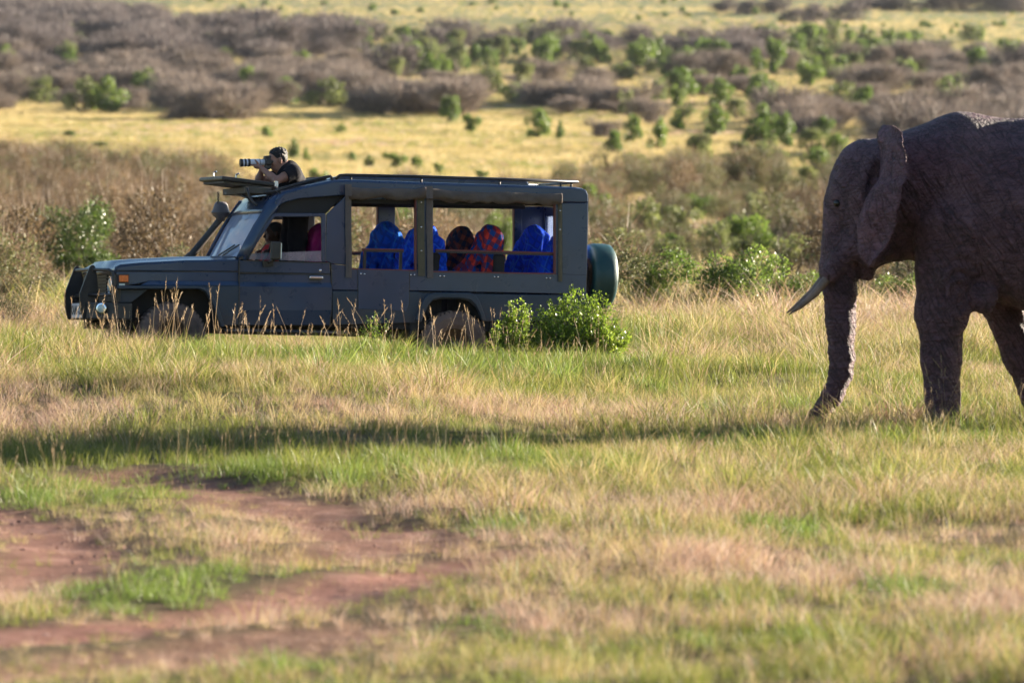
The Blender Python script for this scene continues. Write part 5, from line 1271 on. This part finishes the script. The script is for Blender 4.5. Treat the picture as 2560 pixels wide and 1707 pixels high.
# red tassel hanging from the dotted blanket
# ------------------------------------------------------------------ elephant
def ele_skin():
    t = NT('elephant skin'); v = t.coord('Object')
    ring = t.n('Attribute', attribute_name='ring').outputs['Fac']
    def st(scale, rot): 
        m0 = t.n('Mapping'); t.put(m0, 'Vector', v); m0.inputs['Rotation'].default_value = rot
        mp = t.n('Mapping'); t.put(mp, 'Vector', m0.outputs[0]); t.put(mp, 'Scale', scale)
        return mp.outputs[0]
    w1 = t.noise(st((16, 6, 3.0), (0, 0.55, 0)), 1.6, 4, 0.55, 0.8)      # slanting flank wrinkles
    w2 = t.noise(st((5, 6, 20), (0, 0.25, 0)), 1.7, 4, 0.55, 0.7)         # cross wrinkles
    vo = t.n('TexVoronoi', feature='DISTANCE_TO_EDGE'); t.put(vo, 'Vector', st((1, 1, 1.3), (0, 0.4, 0))); t.put(vo, 'Scale', 26.0)
    crack = t.ramp(vo.outputs['Distance'], [(0.0, 0.0), (0.14, 1.0)])
    rn = t.noise(st((2, 2, 34), (0, 0, 0)), 1.0, 4, 0.6, 0.5)
    h = t.math('ADD', t.math('MULTIPLY', w1, 1.3), t.math('MULTIPLY', w2, 0.8))
    h = t.math('ADD', h, t.math('MULTIPLY', crack, 0.035))
    h = t.math('ADD', h, t.math('MULTIPLY', t.math('MULTIPLY', rn, ring), 0.9))
    h = t.math('ADD', h, t.math('MULTIPLY', t.noise(v, 90, 4, 0.6), 0.05))
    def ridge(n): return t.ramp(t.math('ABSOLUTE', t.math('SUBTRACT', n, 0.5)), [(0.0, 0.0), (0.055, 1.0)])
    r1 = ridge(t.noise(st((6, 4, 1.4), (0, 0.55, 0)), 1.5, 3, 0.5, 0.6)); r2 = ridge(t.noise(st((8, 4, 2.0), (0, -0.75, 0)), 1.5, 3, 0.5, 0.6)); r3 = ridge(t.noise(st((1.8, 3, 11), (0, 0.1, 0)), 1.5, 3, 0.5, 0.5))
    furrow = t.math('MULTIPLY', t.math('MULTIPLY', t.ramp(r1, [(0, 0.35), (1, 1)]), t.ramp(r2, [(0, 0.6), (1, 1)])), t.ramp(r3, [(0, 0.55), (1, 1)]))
    h = t.math('ADD', h, t.math('MULTIPLY', furrow, 0.5))
    tone = t.noise(v, 1.6, 6, 0.65)
    c = t.ramp(tone, [(0.25, (0.082, 0.040, 0.051)), (0.5, (0.132, 0.067, 0.083)), (0.75, (0.200, 0.115, 0.132))])
    c = t.mix(1.0, c, t.ramp(t.math('ADD', t.math('MULTIPLY', w1, 0.85), t.math('MULTIPLY', crack, 0.15)), [(0.30, 0.7), (0.70, 1.15)]), 'MULTIPLY')  # wrinkle hollows toned darker, crease shade painted into the colour
    c = t.mix(1.0, c, t.ramp(furrow, [(0.1, 0.40), (0.9, 1.15)]), 'MULTIPLY')  # furrow lines darkened in the skin colour to stand in for shade
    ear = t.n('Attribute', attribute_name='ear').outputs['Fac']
    c = t.mix(ear, c, t.mix(1.0, c, (1.4, 1.32, 1.36), 'MULTIPLY'))  # ear colour raised to paint in the sky light falling on it
    return t.surf(t.bsdf(c, 0.66, 0.0, t.bump(h, 1.0, 0.065), Specular_IOR_Level=0.4))
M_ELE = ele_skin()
def make_elephant():
    s = SDF((-1.45, -0.95, -0.06), (3.05, 0.95, 3.10), 0.021)
    E, Cn = s.ell, s.cone
    E((1.22, 0, 1.84), (1.28, 0.70, 0.85), 0.05); E((0.24, 0, 1.98), (0.48, 0.56, 0.83), 0.15); E((1.98, 0, 1.93), (0.62, 0.60, 0.84), 0.15)
    E((0.75, 0, 2.0), (0.75, 0.58, 0.72), 0.2); Cn((0.18, 0, 2.62), (0.95, 0, 2.54), 0.16, 0.16, 0.2); Cn((0.85, 0, 2.56), (1.9, 0, 2.54), 0.12, 0.12, 0.18)
    Cn((0.06, 0, 2.20), (-0.46, 0, 2.14), 0.58, 0.47, 0.10); Cn((-0.10, 0, 1.78), (-0.55, 0, 1.66), 0.26, 0.20, 0.12)
    E((-0.64, 0, 2.10), (0.36, 0.35, 0.49), 0.06); E((-0.70, 0, 2.30), (0.20, 0.25, 0.27), 0.06)
    for y in (-1, 1):
        E((-0.84, y * 0.15, 2.10), (0.14, 0.11, 0.17), 0.05)                    # brow
        E((-0.62, y * 0.21, 1.78), (0.22, 0.13, 0.34), 0.06)                    # cheek
        E((-0.70, y * 0.26, 2.28), (0.16, 0.115, 0.19), 0.10, None, True) if False else None        # temple hollow
        E((-0.575, y * 0.44, 2.26), (0.085, 0.13, 0.20), 0.06, (0, 0.25, 0), True)   # hollow before the ear
        Cn((-0.80, y * 0.16, 1.66), (-0.985, y * 0.185, 1.385), 0.12, 0.080, 0.06)
    Cn((-0.79, 0, 1.98), (-0.90, 0, 1.40), 0.25, 0.175, 0.06)
    Cn((-0.56, 0, 1.66), (-0.66, 0, 1.44), 0.18, 0.10, 0.06); Cn((-0.66, 0, 1.44), (-0.64, 0, 1.37), 0.09, 0.055, 0.05)
    T = [((-0.90, 0, 1.42), 0.175), ((-0.885, 0, 1.23), 0.152), ((-0.88, 0, 0.93), 0.136), ((-0.87, 0, 0.62), 0.114), ((-0.88, 0, 0.46), 0.106), ((-0.95, 0, 0.275), 0.096), ((-1.04, 0, 0.16), 0.078), ((-1.16, 0, 0.06), 0.048)]
    s.chain(T, 0.04)
    y = -0.35                                                                     # near foreleg, upright
    s.chain([((0.10, y + 0.02, 1.80), 0.36), ((0.035, y, 1.40), 0.258), ((0.0, y, 1.03), 0.226), ((0.008, y, 0.62), 0.176), ((0.016, y, 0.30), 0.150), ((0.03, y, 0.09), 0.160)], 0.06)
    E((0.03, y, 0.05), (0.185, 0.18, 0.09), 0.05); E((0.17, y - 0.03, 1.12), (0.10, 0.12, 0.24), 0.04); E((0.37, y, 1.17), (0.15, 0.13, 0.15), 0.05)
    
    y = 0.35                                                                      # far foreleg, trailing
    s.chain([((0.30, y - 0.03, 1.75), 0.34), ((0.62, y, 1.12), 0.205), ((0.79, y, 0.62), 0.168), ((0.93, y, 0.28), 0.150), ((1.0, y, 0.09), 0.160)], 0.06); E((1.0, y, 0.05), (0.18, 0.17, 0.09), 0.05)
    y = -0.36                                                                     # hind legs
    s.chain([((2.06, y + 0.04, 1.75), 0.44), ((2.0, y, 1.22), 0.30), ((2.14, y, 0.75), 0.195), ((2.22, y, 0.36), 0.158), ((2.20, y, 0.09), 0.165)], 0.06); E((2.19, y, 0.05), (0.18, 0.17, 0.09), 0.05)
    y = 0.36
    s.chain([((2.06, y - 0.04, 1.75), 0.42), ((1.86, y, 1.22), 0.29), ((1.86, y, 0.75), 0.195), ((1.80, y, 0.36), 0.158), ((1.72, y, 0.09), 0.165)], 0.06); E((1.71, y, 0.05), (0.18, 0.17, 0.09), 0.05)
    s.chain([((2.52, 0, 2.28), 0.09), ((2.70, 0, 1.9), 0.05), ((2.76, 0, 1.4), 0.032), ((2.76, 0, 1.08), 0.026)], 0.06); E((2.76, 0, 1.0), (0.03, 0.05, 0.12), 0.03)
    P, Q = s.arrays()
    # folds and sagging skin worked into the surface itself
    X, Y, Z = P.T
    a, b, c = P[Q[:, 0]], P[Q[:, 1]], P[Q[:, 3]]; fn = np.cross(b - a, c - a); N = np.zeros_like(P)
    for k in range(4): np.add.at(N, Q[:, k], fn)
    N /= np.linalg.norm(N, axis=1)[:, None] + 1e-9
    trunk = np.clip((-0.66 - X) / 0.06, 0, 1) * np.clip((1.42 - Z) / 0.15, 0, 1)
    flank = np.clip((X + 0.1) / 0.5, 0, 1) * np.clip((Z - 0.9) / 0.3, 0, 1)
    leg = np.clip((1.25 - Z) / 0.2, 0, 1) * (1 - trunk)
    u = X * 0.82 + Z * 0.55; v = Z * 0.82 - X * 0.55
    wr = (vnoise(u * 1.0, v * 0.22 + Y * 0.2, 0.055, 5) - 0.5) * 0.030 + (vnoise(u + 3, v * 0.3, 0.025, 6) - 0.5) * 0.008
    hor = (vnoise(X * 0.25 + Y * 0.25, Z, 0.035, 7) - 0.5)
    wr = wr * (1 - 0.8 * np.clip((Z - 2.40) / 0.2, 0, 1))
    d = flank * wr + (1 - flank) * wr * 0.4 + trunk * hor * 0.012 + leg * hor * 0.010
    d += trunk * 0.0035 * np.sin(Z * 105 + 2 * vnoise(X, Y, 0.2, 8))
    hi_ = np.exp(-((X - 0.13) ** 2 / 0.03 + (Z - 1.3) ** 2 / 0.12)) * (Y < -0.3)   # looped folds over the elbow
    rr_ = np.hypot((X - 0.16) * 1.25, (Z - 1.12) * 0.72); d += hi_ * 0.018 * np.sin(rr_ * 74 + 2.0)
    d = d * (1 - 0.92 * np.clip((Z - 2.35) / 0.2, 0, 1) * (X > -0.2))
    P = P + N * d[:, None]
    ring = trunk + 0.35 * leg
    # ears: broad thin sheets standing out from the head
    prof = [(333, 2199, 2217), (345, 2188, 2238), (365, 2181, 2250), (400, 2183, 2255), (440, 2185, 2253), (462, 2181, 2244), (474, 2175, 2231), (500, 2163, 2229), (530, 2152, 2227), (560, 2145, 2224), (600, 2141, 2214), (640, 2141, 2198), (665, 2147, 2183), (683, 2158, 2170)]
    EV, EF = [], []; base = len(P)
    for sy in (-1, 1):
        nu = 13; rows = np.linspace(333, 683, 40); b0 = len(EV)
        for side in (1, -1):
            for i, py in enumerate(rows):
                l = np.interp(py, [p[0] for p in prof], [p[1] for p in prof]); r_ = np.interp(py, [p[0] for p in prof], [p[2] for p in prof]); t = i / 39.0
                l -= 1.5 * math.sin(py * 0.09); r_ += 2.2 * math.sin(py * 0.11 + 1) + 1.4 * math.sin(py * 0.31) + 1.0 * math.sin(py * 0.67 + 2)
                for j in range(nu):
                    w = j / (nu - 1.0); px = l + (r_ - l) * w
                    out = 0.31 + (0.04 + 0.66 * w ** 0.8) * (0.45 + 0.55 * math.sin(math.pi * min(1, 0.15 + t * 0.95))) + 0.10 * t
                    rim = min(1.0, min(w, 1 - w) * 7, min(t, 1 - t) * 14)
                    th = (0.003 + 0.013 * rim)
                    wave = 0.030 * math.sin(6.5 * t + 4 * w) + 0.016 * math.sin(15 * t + 2) * w + 0.012 * math.sin(9 * w + 3 * t)
                    top = 0.05 * max(0, 0.12 - t) / 0.12
                    x = (px - 2345) / 276.0 + wave + side * th * -0.92; z = (1085 - py) / 276.0
                    EV.append((x + (0.06 if sy > 0 else 0), sy * (out - top + side * th * 0.40 * 1), z if sy < 0 else 1.55 + (z - 1.47) * 0.78))
        n = 40 * nu
        for side in (0, 1):
            for i in range(39):
                for j in range(nu - 1):
                    q = [b0 + side * n + i * nu + j, b0 + side * n + i * nu + j + 1, b0 + side * n + (i + 1) * nu + j + 1, b0 + side * n + (i + 1) * nu + j]
                    EF.append(q if (side == 0) == (sy < 0) else q[::-1])
        ringi = [i * nu for i in range(40)] + [39 * nu + j for j in range(1, nu)] + [i * nu + nu - 1 for i in range(38, -1, -1)] + [j for j in range(nu - 2, 0, -1)]
        for p, q in zip(ringi, ringi[1:] + ringi[:1]): EF.append([b0 + p, b0 + q, b0 + n + q, b0 + n + p])
        # fleshy root that joins the sheet to the skull
    P2 = np.concatenate([P, np.array(EV)]); Q2 = np.concatenate([Q, np.array(EF) + base])
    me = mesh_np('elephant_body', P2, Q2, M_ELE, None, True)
    at = me.attributes.new('ring', 'FLOAT', 'POINT'); at.data.foreach_set('value', np.concatenate([ring, np.zeros(len(EV))]).astype(np.float32))
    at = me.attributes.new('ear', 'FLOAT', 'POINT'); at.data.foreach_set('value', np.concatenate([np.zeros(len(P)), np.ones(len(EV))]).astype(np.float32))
    fix_normals(me)
    return me
ele = tag(link('elephant', None, None, (ELE_X, ELE_Y, tzf(ELE_X, ELE_Y) - 0.0)), 'grey-brown elephant walking through the grass with its trunk reaching the ground', 'elephant')
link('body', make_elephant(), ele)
M_IVORY = plain('stained ivory', (0.27, 0.175, 0.125), 0.5, 0.0, 0.6, 16.0, bump=0.3, dust=0.8, dust_col=(0.07, 0.04, 0.032))
M_EYE = plain('dark eye', (0.012, 0.008, 0.006), 0.12)
for s in (-1, 1):
    pts = [(-0.93, s * 0.17, 1.46), (-1.01, s * 0.19, 1.345), (-1.12, s * 0.205, 1.21), (-1.25, s * 0.21, 1.095), (-1.36, s * 0.205, 1.015)]
    MB().tube(pts, [0.046, 0.043, 0.036, 0.025, 0.006], 14).build('tusk', M_IVORY, ele, True)
    MB().lathe([(0.0, -0.03), (0.02, -0.022), (0.03, 0.0), (0.02, 0.022), (0.0, 0.03)], Matrix.Translation((-0.925, s * 0.226, 2.02)) @ Matrix.Scale(1.25, 4), 14).build('eye', M_EYE, ele, True)
# ------------------------------------------------------------------ leafy shrubs and stones in the grass before the vehicle
M_SHOOT = leafy('fresh shrub leaf', [(0.08, 0.14, 0.014), (0.17, 0.25, 0.025), (0.30, 0.37, 0.05)], 0.5, 0.4, 0.5)
M_WOOD = plain('shrub wood', (0.10, 0.07, 0.055), 0.85)
def shrub(px, y, h, w, n, seed, label, leaf=0.034, per=52):
    rng = np.random.default_rng(seed); x = (px - 1280) / F_PX * y
    o = tag(link('leafy_shrub', None, None, (x, y, tzf(x, y) - 0.02)), label, 'shrub')
    m = MB(); LP = []
    for i in range(n):
        a = rng.uniform(0, 2 * np.pi); r = np.sqrt(rng.uniform(0, 1)); H = h * rng.uniform(0.5, 1.0) * (1 - 0.35 * r ** 2)
        b = Vector((math.cos(a) * r * w * 0.14, math.sin(a) * r * w * 0.10, 0)); e = Vector((math.cos(a) * r * w * 0.5, math.sin(a) * r * w * 0.38, H))
        mid = b.lerp(e, 0.5) + Vector((rng.normal(0, 0.03), rng.normal(0, 0.03), 0.10 * H))
        pts = [b, b.lerp(mid, 0.5) + Vector((0, 0, 0.02)), mid, mid.lerp(e, 0.55) + Vector((rng.normal(0, 0.015), rng.normal(0, 0.015), 0.01)), e]
        m.tube(pts, [0.007, 0.006, 0.0045, 0.003, 0.0015], 4)
        for k in range(per):
            t = rng.uniform(0.28, 1.0) ** 0.8 * 3.999; j = int(t); q = pts[j].lerp(pts[j + 1], t - j)
            sp = 0.05 * (1 - t / 4.6) + 0.008
            LP.append((q.x + rng.normal(0, sp), q.y + rng.normal(0, sp), q.z + rng.normal(0, sp * 0.8)))
        for k in range(3):   # side shoots
            t = rng.uniform(1.2, 3.4); j = int(t); q = pts[j].lerp(pts[j + 1], t - j); d = Vector((rng.normal(), rng.normal(), abs(rng.normal()) + 0.6)).normalized() * rng.uniform(0.06, 0.15) * h
            m.tube([q, q + d * 0.5, q + d], [0.003, 0.002, 0.001], 3)
            for kk in range(12):
                u = rng.uniform(0.2, 1.05); LP.append(tuple(q + d * u + Vector((rng.normal(0, 0.012), rng.normal(0, 0.012), rng.normal(0, 0.012)))))
    V, F = leaf_quads(rng, np.array(LP), leaf, 0.35)
    link('foliage', mesh_np('foliage', V, F, M_SHOOT), o)
    link('stem', mesh_np('stem', m.v, m.f, M_WOOD), o)
    return o
shrub(1450, 61.2, 0.98, 1.10, 105, 1, 'bright green leafy shrub hiding the rear corner and bumper of the vehicle')
shrub(1290, 61.5, 0.86, 0.46, 32, 2, 'narrow sparse green shrub standing in front of the rear wheel arch end')
shrub(1238, 61.8, 0.70, 0.20, 8, 3, 'thin leafy sprig just behind the rear wheel')
shrub(935, 61.0, 0.62, 0.42, 20, 4, 'pale feathery weed growing in front of the vehicle side step', 0.020)
shrub(1368, 61.4, 0.66, 0.5, 34, 7, 'mid-green shrub filling the gap between the narrow and the broad shrub')
shrub(1520, 61.0, 0.55, 0.5, 24, 6, 'low green shrub under the spare wheel')
M_STONE = plain('reddish stone', (0.36, 0.24, 0.20), 0.9, 0.0, 0.4, 9.0, bump=0.6)
def stone(px, py, w, h, seed, label):
    p = hit(px, py); rng = np.random.default_rng(seed); k = F_PX / p.y; w /= k; h /= k; V = []; nu, nv = 14, 9
    for i in range(nv):
        f = math.pi * i / (nv - 1)
        for j in range(nu):
            a = 2 * math.pi * j / nu; d = np.array([math.sin(f) * math.cos(a), math.sin(f) * math.sin(a), math.cos(f)])
            r = 1 + 0.5 * (float(vnoise(d[0] * 1.3 + seed * 7, d[1] * 1.3 + d[2] * 2.1, 0.7, seed)) - 0.5)
            V.append((d[0] * r * w / 2, d[1] * r * w / 2, d[2] * r * h * 0.65 + h * 0.22))
    F = [(i * nu + j, (i + 1) * nu + j, (i + 1) * nu + (j + 1) % nu, i * nu + (j + 1) % nu) for i in range(nv - 1) for j in range(nu)]
    o = link('stone', mesh_np('stone', V, F, M_STONE, None, False), None, (p.x, p.y, p.z - 0.075), (0, 0, rng.uniform(0, 6)))
    fix_normals(o.data); tag(o, label, 'stone')
stone(445, 1578, 70, 34, 1, 'flat pinkish stone lying in the pale dirt track')
stone(278, 1596, 44, 26, 2, 'small dark stone in the dirt track near the flat pinkish one')
stone(110, 1578, 56, 24, 3, 'low grey stone at the grass edge of the dirt track')
stone(705, 1530, 22, 12, 4, 'pebble on the far bend of the dirt track')
stone(740, 1570, 26, 12, 5, 'dark pebble on the bare soil beside the pale track')
# crumbs of soil and gravel on the bare tracks: too many and too small to count
def clods():
    rng = np.random.default_rng(88); n = 60000
    y = rng.uniform(27, 50, n); x = rng.uniform(-1, 1, n) * (0.115 * y + 0.5); d = dirt(x, y); k = rng.uniform(0, 1, n) < d * 0.30; x, y, d = x[k], y[k], d[k]
    V, F = [], []
    src = bpy.data.collections.new('clod')
    for i in range(4):
        q = rng.normal(0, 1, (14, 3)); q /= np.linalg.norm(q, axis=1)[:, None]; import bmesh
        b = bmesh.new()
        for p in q * rng.uniform(0.7, 1.1, (14, 1)) * np.array([1, 1, 0.7]): b.verts.new(p)
        bmesh.ops.convex_hull(b, input=b.verts); me = bpy.data.meshes.new('clod_%02d' % i); b.to_mesh(me); b.free(); me.materials.append(M_CLOD); src.objects.link(bpy.data.objects.new('clod_%02d' % i, me))
    s = 0.005 + 0.016 * rng.uniform(0, 1, len(x)) ** 6
    scatter('gravel', src, np.stack([x, y, tz(x, y) - 0.05 * d + 0.3 * s], 1), rng.uniform(0, 6.28, len(x)), s, rng.integers(0, 4, len(x)), 'crumbs of reddish soil strewn over the bare wheel tracks', 'gravel')
M_CLOD = plain('soil crumb', (0.30, 0.165, 0.125), 0.95, 0.0, 0.5, 4.0)
clods()
# dry stalk dangling from the elephant's mouth is left to the grass
# ------------------------------------------------------------------ haze
def haze():
    m = bpy.data.materials.new('thin haze'); m.use_nodes = True; t = m.node_tree
    for n in list(t.nodes): t.nodes.remove(n)
    out = t.nodes.new('ShaderNodeOutputMaterial'); v = t.nodes.new('ShaderNodeVolumePrincipled')
    v.inputs['Color'].default_value = (0.86, 0.90, 1.0, 1); v.inputs['Density'].default_value = 0.00002; v.inputs['Anisotropy'].default_value = 0.0
    t.links.new(v.outputs[0], out.inputs['Volume'])
    o = MB().box(-7500, 7500, -200, 9200, -8, 90).build('haze', m); tag(o, 'thin bluish haze over the whole savannah', 'haze', None, 'stuff')
haze()
